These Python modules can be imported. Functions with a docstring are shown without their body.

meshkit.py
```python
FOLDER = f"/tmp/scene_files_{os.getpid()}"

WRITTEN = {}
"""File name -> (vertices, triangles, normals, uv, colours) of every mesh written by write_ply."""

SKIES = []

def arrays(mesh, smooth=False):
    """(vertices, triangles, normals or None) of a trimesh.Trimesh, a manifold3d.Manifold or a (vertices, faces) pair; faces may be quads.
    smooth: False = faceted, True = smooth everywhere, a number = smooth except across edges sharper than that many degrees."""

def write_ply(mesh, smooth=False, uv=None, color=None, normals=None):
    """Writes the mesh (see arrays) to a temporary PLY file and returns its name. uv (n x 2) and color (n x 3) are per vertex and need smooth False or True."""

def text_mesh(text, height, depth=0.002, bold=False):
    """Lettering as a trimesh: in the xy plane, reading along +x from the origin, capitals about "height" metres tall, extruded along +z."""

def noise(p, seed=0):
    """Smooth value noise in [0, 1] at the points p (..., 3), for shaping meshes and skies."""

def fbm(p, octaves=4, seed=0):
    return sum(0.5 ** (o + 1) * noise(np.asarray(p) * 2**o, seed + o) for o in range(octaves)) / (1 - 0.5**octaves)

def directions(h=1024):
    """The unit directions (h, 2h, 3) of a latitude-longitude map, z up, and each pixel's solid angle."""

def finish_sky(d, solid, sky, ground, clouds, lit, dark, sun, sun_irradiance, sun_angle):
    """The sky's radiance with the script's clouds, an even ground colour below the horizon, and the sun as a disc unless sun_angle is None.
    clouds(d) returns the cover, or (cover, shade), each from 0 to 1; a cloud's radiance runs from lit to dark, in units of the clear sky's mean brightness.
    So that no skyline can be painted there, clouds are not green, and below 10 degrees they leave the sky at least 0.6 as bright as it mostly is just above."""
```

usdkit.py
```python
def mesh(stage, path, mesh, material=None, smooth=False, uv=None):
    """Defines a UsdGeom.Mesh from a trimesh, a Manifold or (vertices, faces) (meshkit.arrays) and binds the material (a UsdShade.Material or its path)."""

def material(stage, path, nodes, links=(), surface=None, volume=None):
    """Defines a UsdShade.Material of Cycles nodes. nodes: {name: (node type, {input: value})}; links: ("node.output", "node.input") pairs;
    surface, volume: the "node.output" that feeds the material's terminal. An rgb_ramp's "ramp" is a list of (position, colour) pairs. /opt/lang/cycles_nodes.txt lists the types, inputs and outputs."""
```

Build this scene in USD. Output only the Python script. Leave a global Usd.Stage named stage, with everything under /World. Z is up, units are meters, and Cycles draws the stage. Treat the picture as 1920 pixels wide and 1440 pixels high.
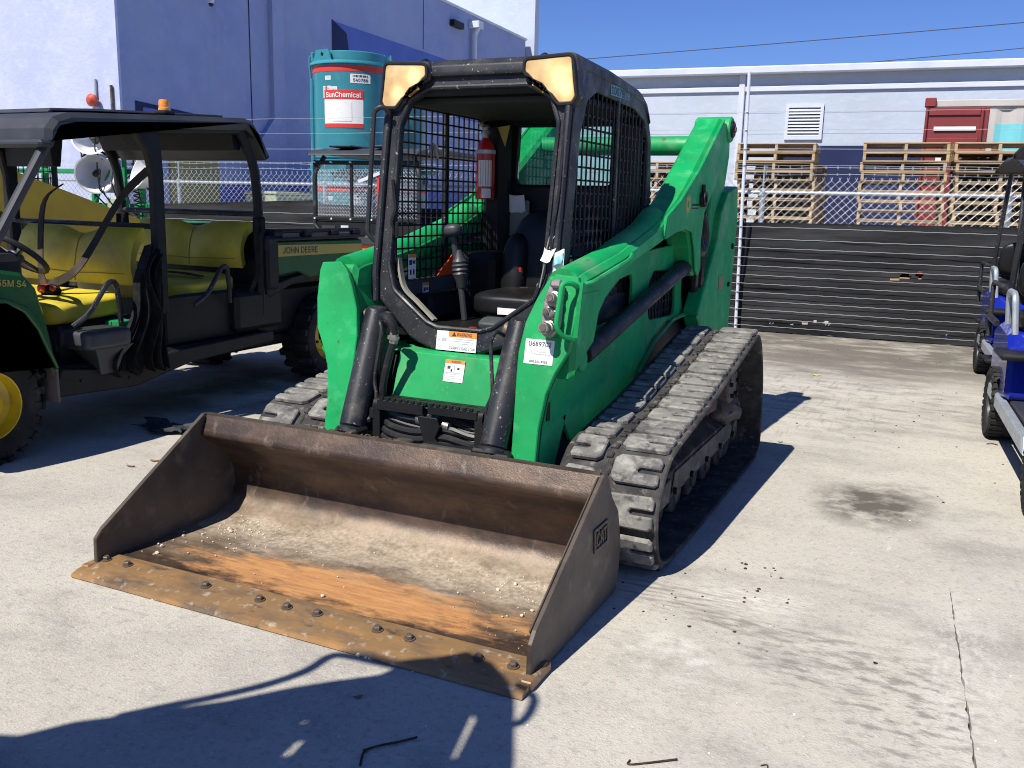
import math, random, re
import numpy as np, trimesh, usdkit, meshkit, manifold3d
from pxr import Usd, UsdGeom, UsdLux, UsdShade, Gf, Sdf, Vt
stage = Usd.Stage.CreateInMemory()
UsdGeom.SetStageUpAxis(stage, UsdGeom.Tokens.z); UsdGeom.SetStageMetersPerUnit(stage, 1.0)
UsdGeom.Xform.Define(stage, '/World'); UsdGeom.Scope.Define(stage, '/World/Looks')
random.seed(7); rng = np.random.default_rng(7)

# ------------------------------------------------------------------ camera
def cam_axes(yaw, pitch, roll):
    cy, sy, cp, sp = math.cos(yaw), math.sin(yaw), math.cos(pitch), math.sin(pitch)
    f = np.array([sy*cp, cy*cp, sp]); r = np.array([cy, -sy, 0.]); u = np.cross(r, f)
    c, s = math.cos(roll), math.sin(roll)
    return c*r+s*u, -s*r+c*u, f
r_, u_, f_ = cam_axes(-.441, -.197, .023)
cam = UsdGeom.Camera.Define(stage, '/World/camera')
cam.AddTransformOp().Set(Gf.Matrix4d(*r_, 0, *u_, 0, *(-f_), 0, 1.987, -2.326, 1.468, 1))
cam.CreateHorizontalApertureAttr(36.0); cam.CreateVerticalApertureAttr(27.0)
cam.CreateFocalLengthAttr(32.324); cam.CreateClippingRangeAttr(Gf.Vec2f(.05, 2000))
cam.CreateExposureAttr(0.5)
# ------------------------------------------------------------------ sky and sun
SUN = np.array([-.107, -.37, .503]); SUN /= np.linalg.norm(SUN)
dome = UsdLux.DomeLight.Define(stage, '/World/sky')
dome.GetPrim().SetCustomDataByKey('kind', 'structure')
sm = usdkit.material(stage, '/World/Looks/sky_air', {
    's': ('sky_texture', {'sky_type': 'single_scattering', 'sun_disc': False, 'sun_elevation': float(math.asin(SUN[2])),
                          'sun_rotation': float(math.atan2(SUN[0], SUN[1])), 'air_density': 1.0, 'aerosol_density': .15, 'ozone_density': 4.}),
    'b': ('background_shader', {'strength': .062}), 't': ('mix_color', {'blend_type': 'multiply', 'fac': 1., 'b': (.64, .81, 1.34), 'use_clamp': False})}, [('s.color', 't.a'), ('t.result', 'b.color')], surface='b.background')
UsdShade.MaterialBindingAPI.Apply(dome.GetPrim()).Bind(sm)
sun = UsdLux.DistantLight.Define(stage, '/World/sun')
sun.CreateNormalizeAttr(True); sun.CreateIntensityAttr(1.2); sun.CreateAngleAttr(.53); sun.CreateColorAttr(Gf.Vec3f(1, .955, .87))
zx = np.cross([0, 1, 0], SUN); zx /= np.linalg.norm(zx); zy = np.cross(SUN, zx)
sun.AddTransformOp().Set(Gf.Matrix4d(*zx, 0, *zy, 0, *SUN, 0, 0, 0, 0, 1))

# ------------------------------------------------------------------ materials
def M(name, base, rough=.5, layers=(), bumps=(), metal=0., coat=0., spec=.5, emit=None, rlayer=None, pos='geo'):
    """layers: (colour, noise scale, lo, hi, amount[, stretch xyz[, detail[, seed]]]); bumps: (scale, strength, distance[, stretch])"""
    n = {'g': ('geometry', {}), 'p': ('principled_bsdf', {'roughness': rough, 'metallic': metal, 'coat_weight': coat, 'specular_ior_level': spec, 'base_color': base})}
    L = []; src = None
    for i, l in enumerate(layers):
        c, s, lo, hi, am = l[:5]; st = l[5] if len(l) > 5 and l[5] else (1, 1, 1); det = l[6] if len(l) > 6 else 5; sd = l[7] if len(l) > 7 else i*3.7+1
        n[f'm{i}'] = ('mapping', {'scale': [s*k for k in st], 'location': (sd, sd*.7, -sd)})
        n[f'n{i}'] = ('noise_texture', {'scale': 1., 'detail': float(det), 'roughness': .6})
        n[f'r{i}'] = ('map_range', {'from_min': lo, 'from_max': hi, 'to_min': 0., 'to_max': am, 'clamp': True})
        n[f'x{i}'] = ('mix_color', {'a': base, 'b': c})
        L += [('g.position', f'm{i}.vector'), (f'm{i}.vector', f'n{i}.vector'), (f'n{i}.fac', f'r{i}.value'), (f'r{i}.result', f'x{i}.fac')]
        if src: L.append((src, f'x{i}.a'))
        src = f'x{i}.result'
    if src: L.append((src, 'p.base_color'))
    if rlayer:
        s, lo, hi = rlayer
        n['rn'] = ('noise_texture', {'scale': s, 'detail': 5., 'roughness': .6}); n['rr'] = ('map_range', {'from_min': .3, 'from_max': .7, 'to_min': lo, 'to_max': hi, 'clamp': True})
        L += [('g.position', 'rn.vector'), ('rn.fac', 'rr.value'), ('rr.result', 'p.roughness')]
    prev = None
    for i, b in enumerate(bumps):
        s, k, d = b[:3]; st = b[3] if len(b) > 3 else (1, 1, 1)
        n[f'bm{i}'] = ('mapping', {'scale': [s*q for q in st]})
        n[f'bn{i}'] = ('noise_texture', {'scale': 1., 'detail': 4., 'roughness': .6}); n[f'b{i}'] = ('bump', {'strength': k, 'distance': d})
        L += [('g.position', f'bm{i}.vector'), (f'bm{i}.vector', f'bn{i}.vector'), (f'bn{i}.fac', f'b{i}.height')]
        if prev: L.append((prev, f'b{i}.normal'))
        prev = f'b{i}.normal'
    if prev: L.append((prev, 'p.normal'))
    if emit:
        n['p'][1].update(emission_color=emit[0], emission_strength=emit[1])
    return usdkit.material(stage, '/World/Looks/'+name, n, L, surface='p.BSDF')

DUST = (.33, .29, .235)
mt = {}
mt['green'] = M('green_paint', (.002, .315, .083), .5, [((.002, .22, .057), 2.2, .4, .65, .9), ((.06, .46, .17), 7, .55, .72, .6, None, 8), (DUST, 3.5, .56, .85, .5, (1, 1, .6), 9), ((.16, .30, .14), 26, .62, .72, .3, (1, 1, .5), 8), ((.07, .05, .035), 13, .66, .72, .85, None, 9), ((.018, .016, .014), 34, .70, .73, .9, None, 6), ((.36, .50, .36), 70, .70, .74, .6, (1, 1, .3), 5), ((.30, .42, .30), 110, .71, .74, .6, (.25, 1, 1), 4)], [(30, .05, .01), (9, .06, .02), (260, .05, .002)], spec=.4, rlayer=(7, .38, .75))
mt['dark_paint'] = M('black_machine_paint', (.012, .013, .016), .36, [((.03, .031, .033), 3, .4, .7, .8), (DUST, 6, .58, .85, .35, None, 8), ((.35, .34, .32), 42, .675, .71, .9, None, 4), ((.42, .41, .39), 105, .675, .70, .85, None, 3), ((.09, .045, .025), 11, .66, .75, .75, None, 8)], [(80, .05, .004)], spec=.4, rlayer=(9, .3, .65))
mt['dark_plain'] = M('dark_steel', (.008, .0082, .0092), .55, [((.016, .0155, .015), 5, .4, .7, .9), (DUST, 9, .66, .95, .3)], [(60, .1, .004)], spec=.3)
mt['black_plastic'] = M('black_plastic', (.008, .0082, .009), .55, [((.022, .023, .025), 3, .4, .75, .7), (DUST, 4, .62, .95, .2)], [(400, .08, .0008)], spec=.3)
mt['grey_plastic'] = M('dark_grey_plastic', (.028, .03, .034), .47, [((.05, .052, .056), 2.5, .4, .75, .8), (DUST, 4, .62, .95, .25)], [(420, .1, .0008)])
mt['interior'] = M('interior_grey', (.055, .062, .06), .6, [((.03, .033, .034), 4, .4, .7, .8), (DUST, 6, .6, .9, .3)], [(200, .08, .002)])
mt['vinyl'] = M('black_vinyl', (.008, .008, .008), .36, [((.014, .014, .014), 5, .4, .7, .8)], [(160, .06, .002)], spec=.35, rlayer=(12, .3, .5))
mt['rubber'] = M('track_rubber', (.10, .097, .09), .85, [((.22, .212, .19), 6, .36, .60, .9, None, 7), ((.36, .34, .30), 14, .50, .70, .8, (1, 1.6, 1), 8), ((.045, .044, .042), 17, .56, .66, .8, None, 8), ((.02, .02, .02), 40, .64, .72, .8), ((.42, .40, .35), 60, .64, .72, .6, (.3, 1, 1), 5)], [(45, .25, .01), (190, .25, .004)], spec=.2)
mt['belt'] = M('track_belt', (.03, .029, .028), .85, [((.085, .08, .072), 9, .4, .66, .9, None, 7), (DUST, 22, .58, .75, .5)], [(70, .3, .008)], spec=.2)
mt['tyre'] = M('tyre_rubber', (.014, .014, .0145), .8, [((.04, .037, .033), 7, .42, .7, .8), (DUST, 18, .62, .8, .3)], [(90, .2, .006)], spec=.25)
mt['mud'] = M('dusty_steel', (.13, .112, .09), .85, [((.05, .045, .04), 5, .45, .65, .8), ((.30, .265, .215), 13, .55, .75, .7)], [(40, .3, .012), (180, .3, .004)], spec=.2)
mt['mud_dark'] = M('dark_dusty_steel', (.055, .049, .042), .85, [((.025, .023, .022), 6, .4, .6, .9), ((.17, .15, .125), 9, .52, .70, .75, None, 8)], [(40, .4, .012), (180, .3, .004)], spec=.2)
mt['brown_steel'] = M('brown_primer', (.11, .055, .03), .7, [((.05, .03, .02), 6, .4, .7, .8), (DUST, 11, .6, .8, .5)], [(60, .2, .006)])
mt['bare'] = M('bare_fittings', (.36, .335, .30), .45, [((.16, .14, .12), 30, .45, .65, .8)], [(200, .1, .002)], metal=.7)
mt['chrome'] = M('chrome_rod', (.6, .6, .6), .18, [((.25, .22, .18), 30, .55, .7, .6)], metal=1.)
mt['bucket'] = M('bucket_steel', (.040, .027, .020), .42, [((.085, .050, .033), 4, .42, .62, .9, (1, 1, 2), 8), ((.018, .014, .013), 7, .5, .68, .8), ((.20, .165, .125), 11, .60, .78, .55, (1, 2, 1), 9), ((.16, .075, .03), 22, .66, .76, .6)], [(55, .12, .004), (230, .12, .0015)], metal=.35, rlayer=(8, .35, .7))
mt['bucket_side'] = M('bucket_side_steel', (.085, .066, .048), .55, [((.045, .034, .027), 5, .42, .64, .9), ((.155, .125, .092), 9, .55, .72, .8), ((.14, .065, .028), 16, .66, .76, .6)], [(60, .12, .004), (230, .12, .0015)], metal=.3)
mt['edge'] = M('worn_edge_steel', (.30, .18, .08), .5, [((.13, .10, .075), 5, .46, .66, .8, (1, 2.5, 1), 9), ((.40, .21, .07), 9, .50, .68, .8, (.5, 2, 1)), ((.52, .44, .33), 26, .58, .70, .8, None, 8), ((.06, .05, .04), 11, .60, .72, .75, (1, 2, 1), 8)], [(90, .12, .003)], metal=.35, rlayer=(11, .35, .65))
mt['bolt'] = M('bolt_steel', (.15, .115, .085), .5, [((.2, .16, .12), 60, .5, .7, .7)], [(200, .15, .002)], metal=.5)
mt['grit'] = M('pale_grit', (.62, .54, .42), .95, [((.40, .34, .26), 40, .45, .65, .8)], [(120, .4, .006)], spec=.1)
mt['white_stone'] = M('white_chip', (.66, .63, .57), .9, [((.45, .42, .37), 60, .5, .7, .6)], [(150, .3, .004)], spec=.1)
mt['sticker'] = M('white_label', (.72, .72, .70), .45, [((.55, .53, .5), 20, .6, .75, .6)])
mt['print'] = M('dark_print', (.035, .035, .04), .5)
mt['pale_print'] = M('pale_print', (.42, .42, .43), .5)
mt['orange'] = M('orange_label', (.72, .24, .03), .45, [((.5, .3, .15), 60, .62, .7, .7)])
mt['red'] = M('red_paint', (.42, .012, .012), .32, [((.25, .01, .01), 10, .5, .7, .6)], coat=.4)
mt['red_flat'] = M('red_print', (.58, .035, .025), .5)
mt['orange_plastic'] = M('orange_plastic', (.80, .10, .015), .45, [((.6, .08, .02), 10, .5, .7, .5)])
mt['paper'] = M('paper', (.74, .73, .70), .8, [((.55, .54, .5), 12, .55, .7, .5)], [(30, .2, .005)])
mt['blue_print'] = M('blue_print', (.20, .42, .50), .5)
mt['beige_foam'] = M('beige_trim', (.25, .245, .19), .75, [((.2, .19, .15), 9, .5, .7, .7)], [(120, .15, .003)])
def lamp_lens():
    n = {'g': ('geometry', {}), 'p': ('principled_bsdf', {'roughness': .12, 'coat_weight': .6, 'emission_color': (1., .70, .32)}), 'nz': ('noise_texture', {'scale': 12., 'detail': 3.}), 'c': ('rgb_ramp', {'ramp': [(.3, (.42, .25, .085)), (.5, (.58, .38, .15)), (.7, (.70, .50, .24))]})}
    L = [('g.position', 'nz.vector'), ('nz.fac', 'c.fac'), ('c.color', 'p.base_color')]; prev = None
    for i, (x, z, r) in enumerate(((.405, 2.0, .10), (-.315, 2.015, .075), (-.395, 1.94, .07), (.445, 1.93, .07))):
        n[f'm{i}'] = ('mapping', {'scale': (1/r, 0., 1/r), 'location': (-x/r, 0., -z/r)}); n[f's{i}'] = ('gradient_texture', {'gradient_type': 'spherical'}); n[f'q{i}'] = ('math', {'math_type': 'power', 'value2': 1.6})
        L += [('g.position', f'm{i}.vector'), (f'm{i}.vector', f's{i}.vector'), (f's{i}.fac', f'q{i}.value1')]
        if prev: n[f'a{i}'] = ('math', {'math_type': 'add'}); L += [(prev, f'a{i}.value1'), (f'q{i}.value', f'a{i}.value2')]; prev = f'a{i}.value'
        else: prev = f'q{i}.value'
    n['e'] = ('math', {'math_type': 'multiply_add', 'value2': .75, 'value3': .03}); L += [(prev, 'e.value1'), ('e.value', 'p.emission_strength')]
    return usdkit.material(stage, '/World/Looks/lit_lamp_lens', n, L, surface='p.BSDF')
mt['lamp_lens'] = lamp_lens()
mt['lamp_bulb'] = M('lit_lamp_core', (.95, .9, .75), .2, emit=((1., .82, .5), .9))
mt['jd_green'] = M('deep_green_plastic', (.005, .075, .017), .36, [((.004, .06, .014), 3, .4, .7, .8), (DUST, 5, .6, .95, .3)], coat=.3, rlayer=(7, .28, .5))
mt['yellow'] = M('yellow_vinyl', (.64, .51, .03), .55, [((.36, .28, .03), 4, .4, .7, .8), ((.24, .19, .07), 2.5, .5, .72, .55, None, 8), ((.14, .11, .06), 14, .62, .76, .6, None, 8)], [(170, .06, .002), (3, .1, .03)])
mt['rim_yellow'] = M('yellow_rim', (.62, .43, .012), .38, [((.36, .25, .03), 6, .5, .7, .8)], coat=.3)
mt['yellow_paint'] = M('yellow_paint', (.30, .225, .02), .5, [((.20, .15, .02), 2, .4, .7, .8), ((.2, .13, .05), 12, .64, .72, .6)], coat=.1)  # base lowered to put the shade over the yellow loader into its colour
mt['yellow_print'] = M('yellow_print', (.40, .31, .06), .5)
mt['belt_web'] = M('brown_webbing', (.050, .040, .032), .9, [((.11, .09, .07), 7, .45, .7, .7)], [(300, .3, .003)], spec=.1)
mt['net'] = M('net_fabric', (.010, .010, .011), .9, [((.035, .034, .031), 9, .45, .72, .8)], [(200, .4, .004)], spec=.1)
mt['amber'] = M('amber_lens', (.80, .26, .02), .2, [((.95, .45, .05), 30, .5, .6, .8)], coat=.5)
mt['teal'] = M('teal_paint', (.028, .20, .24), .42, [((.02, .16, .20), 1.6, .4, .7, .8), ((.07, .28, .29), 7, .58, .74, .5), ((.13, .13, .11), 13, .68, .76, .5)], [(20, .04, .01)], coat=.2)
mt['teal_light'] = M('light_teal_paint', (.04, .30, .36), .4, [((.025, .22, .26), 3, .4, .7, .8)], coat=.2)
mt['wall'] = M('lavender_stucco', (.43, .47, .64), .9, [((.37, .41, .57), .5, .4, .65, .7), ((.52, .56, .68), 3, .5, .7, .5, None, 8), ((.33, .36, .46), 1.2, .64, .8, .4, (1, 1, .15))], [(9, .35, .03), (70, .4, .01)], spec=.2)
mt['wall_shade'] = M('shaded_lavender_stucco', (.28, .33, .475), .9, [((.22, .265, .46), .5, .4, .65, .7), ((.31, .355, .57), 3, .5, .7, .5, None, 8), ((.19, .225, .38), 1.2, .62, .8, .5, (1, 1, .12)), ((.35, .39, .58), .35, .6, .8, .4)], [(9, .35, .03), (70, .4, .01)], spec=.2)  # lavender stucco made darker and bluer: the long wall's shade put into colour
mt['wall_r'] = M('pale_block_paint', (.44, .49, .565), .9, [((.385, .43, .50), .7, .4, .65, .7), ((.52, .55, .63), 4, .5, .7, .5, (1, 1, 2.5), 8), ((.34, .36, .42), 2, .66, .8, .4, (2, 1, .2))], [(14, .2, .02)], spec=.2)
mt['wall_line'] = M('wall_joint_line', (.37, .405, .49), .9, [((.44, .48, .58), 1.5, .4, .6, .9)])
mt['trim_pale'] = M('pale_trim', (.55, .58, .64), .6, [((.46, .49, .55), 2, .45, .7, .7)])
mt['navy'] = M('navy_band_paint', (.018, .026, .085), .8, [((.012, .018, .06), .9, .4, .7, .8)], [(14, .2, .01)], spec=.25)
mt['blue_band'] = M('blue_band_paint', (.10, .15, .42), .85, [((.08, .125, .36), 1, .4, .7, .8)], [(14, .2, .01)], spec=.25)
mt['olive'] = M('olive_door_paint', (.20, .20, .07), .6, [((.15, .15, .055), 2, .4, .7, .7)])
mt['pale_green'] = M('pale_green_cabinet', (.36, .42, .30), .55, [((.28, .33, .24), 3, .4, .7, .7)])
mt['galv'] = M('galvanised_steel', (.46, .50, .53), .5, [((.34, .37, .40), 14, .4, .65, .8), ((.25, .22, .18), 5, .66, .8, .4)], [(90, .1, .003)], metal=.55)
mt['wire'] = M('fence_wire', (.50, .52, .53), .55, [((.32, .32, .31), 9, .45, .7, .7)], metal=.4)
mt['screen'] = M('black_screen_cloth', (.018, .0185, .02), .85, [((.038, .038, .039), 1.6, .4, .68, .9, (.6, 1, 5), 8), ((.010, .010, .011), 3, .5, .7, .7, (.4, 1, 9)), ((.10, .10, .10), 6, .67, .8, .35, (.5, 1, 6), 8)], [(3, .35, .05, (.35, 1, 2.4)), (160, .3, .004, (1, 1, 2))], spec=.25)
WOOD = [(.52, .37, .20), (.40, .28, .16), (.62, .46, .26), (.33, .25, .17), (.48, .38, .26)]
for i, c in enumerate(WOOD):
    mt[f'wood{i}'] = M(f'pallet_wood_{"abcde"[i]}', c, .85, [(tuple(k*.6 for k in c), 6, .42, .65, .8, (.4, 3, 6), 7), ((.18, .15, .12), 4, .6, .8, .6), ((.10, .05, .03), 30, .72, .76, .8, None, 3)], [(30, .3, .006, (.3, 3, 6))], spec=.15)
mt['cont_red'] = M('container_red', (.21, .028, .028), .55, [((.15, .02, .02), 2, .4, .7, .8), ((.12, .06, .04), 10, .66, .76, .7)], [(30, .08, .006)])
mt['cont_grey'] = M('container_grey', (.47, .45, .42), .6, [((.38, .36, .33), 2, .4, .7, .7), ((.25, .16, .11), 8, .67, .77, .7, (1, 1, .3))], [(30, .08, .006)])
mt['cyan'] = M('cyan_logo_paint', (.16, .52, .56), .55, [((.12, .43, .47), 3, .4, .7, .7)])
mt['cart_blue'] = M('blue_cart_paint', (.005, .017, .30), .25, [((.004, .012, .20), 2, .4, .7, .8), (DUST, 6, .6, .95, .25)], coat=.6)
mt['wood_dark'] = M('twig_bark', (.045, .03, .022), .9, [((.09, .06, .04), 40, .45, .65, .8)], spec=.1)
mt['leaf_dry'] = M('dry_leaf', (.22, .12, .06), .8, [((.12, .06, .03), 30, .5, .7, .7)])
mt['yellow_leaf'] = M('yellow_scrap', (.75, .6, .05), .8)
mt['cloth_dark'] = M('dark_rag', (.03, .033, .036), .9, [((.08, .085, .09), 12, .45, .65, .7)], [(50, .5, .01)], spec=.1)
mt['brick_red'] = M('alarm_red', (.45, .06, .03), .5)
mt['silver'] = M('lamp_reflector', (.80, .80, .80), .3, [((.66, .66, .68), 6, .5, .7, .5)], metal=.15)
mt['rack_green'] = M('light_green_paint', (.01, .24, .075), .45, [((.008, .16, .05), 3, .4, .7, .8)], coat=.2)
mt['glassy_black'] = M('dark_slot', (.006, .006, .007), .4)
mt['headliner'] = M('headliner', (.009, .010, .009), .8, [((.014, .016, .013), 3, .4, .7, .8)])
mt['hose'] = M('hydraulic_hose', (.012, .012, .013), .45, [((.05, .045, .04), 20, .55, .75, .7)], [(200, .15, .002)])
def glass(name, tint, amount):
    return usdkit.material(stage, '/World/Looks/'+name, {'f': ('fresnel', {'IOR': 1.45}), 't': ('transparent_bsdf', {'color': tint}), 'g': ('glossy_bsdf', {'roughness': .03, 'color': (1, 1, 1)}),
        'm': ('mix_closure', {})}, [('f.fac', 'm.fac'), ('t.BSDF', 'm.closure1'), ('g.BSDF', 'm.closure2')], surface='m.closure')
mt['glass'] = glass('tinted_glass', (.62, .80, .76), .9)

# bucket inner: same steel with orange rust and pale dust lying in its own places along the floor
def bucket_inner():
    n = {'g': ('geometry', {}), 'p': ('principled_bsdf', {'roughness': .5, 'metallic': .3}), 's': ('separate_xyz', {})}
    L = [('g.position', 's.vector')]
    def noise(k, s, st=(1, 1, 1), det=7., sd=0.):
        n['m'+k] = ('mapping', {'scale': [s*q for q in st], 'location': (sd, sd, sd)}); n['n'+k] = ('noise_texture', {'scale': 1., 'detail': det, 'roughness': .65})
        L.extend([('g.position', 'm'+k+'.vector'), ('m'+k+'.vector', 'n'+k+'.vector')]); return 'n'+k+'.fac'
    def rng_(k, a, lo, hi, t0=0., t1=1.):
        n[k] = ('map_range', {'from_min': lo, 'from_max': hi, 'to_min': t0, 'to_max': t1, 'clamp': True}); L.append((a, k+'.value')); return k+'.result'
    def ma(k, op, a, b, c=None):
        n[k] = ('math', {'math_type': op}); 
        for i, v in enumerate((a, b) if c is None else (a, b, c)):
            if isinstance(v, str): L.append((v, f'{k}.value{i+1}'))
            else: n[k][1][f'value{i+1}'] = float(v)
        return k+'.value'
    def mix(k, a, b, f):
        n[k] = ('mix_color', {}); 
        for q, v in (('a', a), ('b', b), ('fac', f)):
            if isinstance(v, str): L.append((v, k+'.'+q))
            else: n[k][1][q] = v
        return k+'.result'
    c = mix('c0', (.045, .030, .022), (.11, .070, .046), rng_('a0', noise('0', 5, (1, 1, 2)), .4, .65))
    c = mix('c1', c, (.30, .25, .19), rng_('a1', noise('1', 16, (1, 1, .4), 9., 4.), .58, .76, 0, .55))      # scratches and dust film
    w = noise('w', 3.5, (1, 1.4, 1), 6., 2.)
    yy = ma('yw', 'add', 's.y', ma('ww', 'multiply', ma('wc', 'subtract', w, .5), .42))
    floor = rng_('fl', ma('flz', 'add', 's.z', ma('flw', 'multiply', ma('flc', 'subtract', w, .5), .07)), .115, .035)
    pale = ma('pa', 'multiply', ma('pb', 'multiply', rng_('p1', yy, .44, .60), rng_('p2', yy, .88, .72)), floor)
    pale = ma('pc', 'multiply', pale, rng_('p3', noise('p', 55, (1, 1, 1), 9., 7.), .28, .66, .25, 1.))
    sand = ma('sa', 'multiply', rng_('s1', yy, .24, .40), rng_('s2', noise('s', 9, (.6, 1.6, 1), 9., 9.), .28, .62))
    sand = ma('sb', 'multiply', sand, floor)
    c = mix('c2', c, (.34, .255, .17), ma('sk', 'multiply', ma('sl', 'multiply', sand, rng_('sm', noise('t', 2.6, (1, 1.6, 1), 6., 14.), .36, .6, .6, 1.)), .97))
    # rust patch: an uneven ellipse lying along the middle of the floor
    ex = ma('ex', 'multiply', ma('e1', 'subtract', 's.x', .06), 1/.76); ey = ma('ey', 'multiply', ma('e2', 'subtract', 's.y', .315), 1/.165)
    rr = ma('er', 'add', ma('e3', 'multiply', ex, ex), ma('e4', 'multiply', ey, ey))
    rr = ma('es', 'add', rr, ma('e5', 'multiply', ma('e6', 'subtract', noise('e', 8, (.9, 2.0, 1), 10., 3.), .5), 3.6))
    rust = rng_('ru', rr, 1.25, .35)
    rust = ma('rv', 'multiply', rust, floor)
    rcol = mix('rc', (.50, .25, .085), (.34, .145, .05), rng_('rd', noise('r', 20, (.35, 3, 1), 7., 5.), .38, .66))
    c = mix('c3', c, rcol, ma('rk', 'multiply', rust, .93))
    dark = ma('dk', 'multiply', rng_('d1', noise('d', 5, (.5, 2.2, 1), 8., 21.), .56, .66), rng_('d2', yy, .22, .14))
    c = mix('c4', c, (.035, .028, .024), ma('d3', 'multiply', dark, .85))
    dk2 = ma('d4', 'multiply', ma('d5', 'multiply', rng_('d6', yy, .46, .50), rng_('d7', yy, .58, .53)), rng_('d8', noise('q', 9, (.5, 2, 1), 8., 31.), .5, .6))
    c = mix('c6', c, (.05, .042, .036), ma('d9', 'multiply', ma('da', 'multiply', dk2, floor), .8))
    c = mix('c5', c, (.50, .42, .32), ma('pk', 'multiply', ma('pl', 'multiply', pale, rng_('pm', noise('v', 3.4, (1, 2, 1), 7., 19.), .36, .62, .5, 1.)), .92))
    L.append((c, 'p.base_color'))
    L.append((rng_('rg', ma('rgm', 'add', pale, rust), 0, 1, .42, .85), 'p.roughness'))
    L.append((rng_('mg', ma('mgm', 'add', pale, rust), 0, 1, .35, 0.), 'p.metallic'))
    n['b1'] = ('bump', {'strength': .3, 'distance': .004}); L.append((noise('b', 60, (1, 1, 1), 5., 1.), 'b1.height')); n['b2'] = ('bump', {'strength': .35, 'distance': .002}); L.append((noise('b9', 240, (1, 1, 1), 3., 1.), 'b2.height')); L.append(('b1.normal', 'b2.normal')); L.append(('b2.normal', 'p.normal'))
    return usdkit.material(stage, '/World/Looks/bucket_inner_steel', n, L, surface='p.BSDF')
mt['bucket_in'] = bucket_inner()

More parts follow.
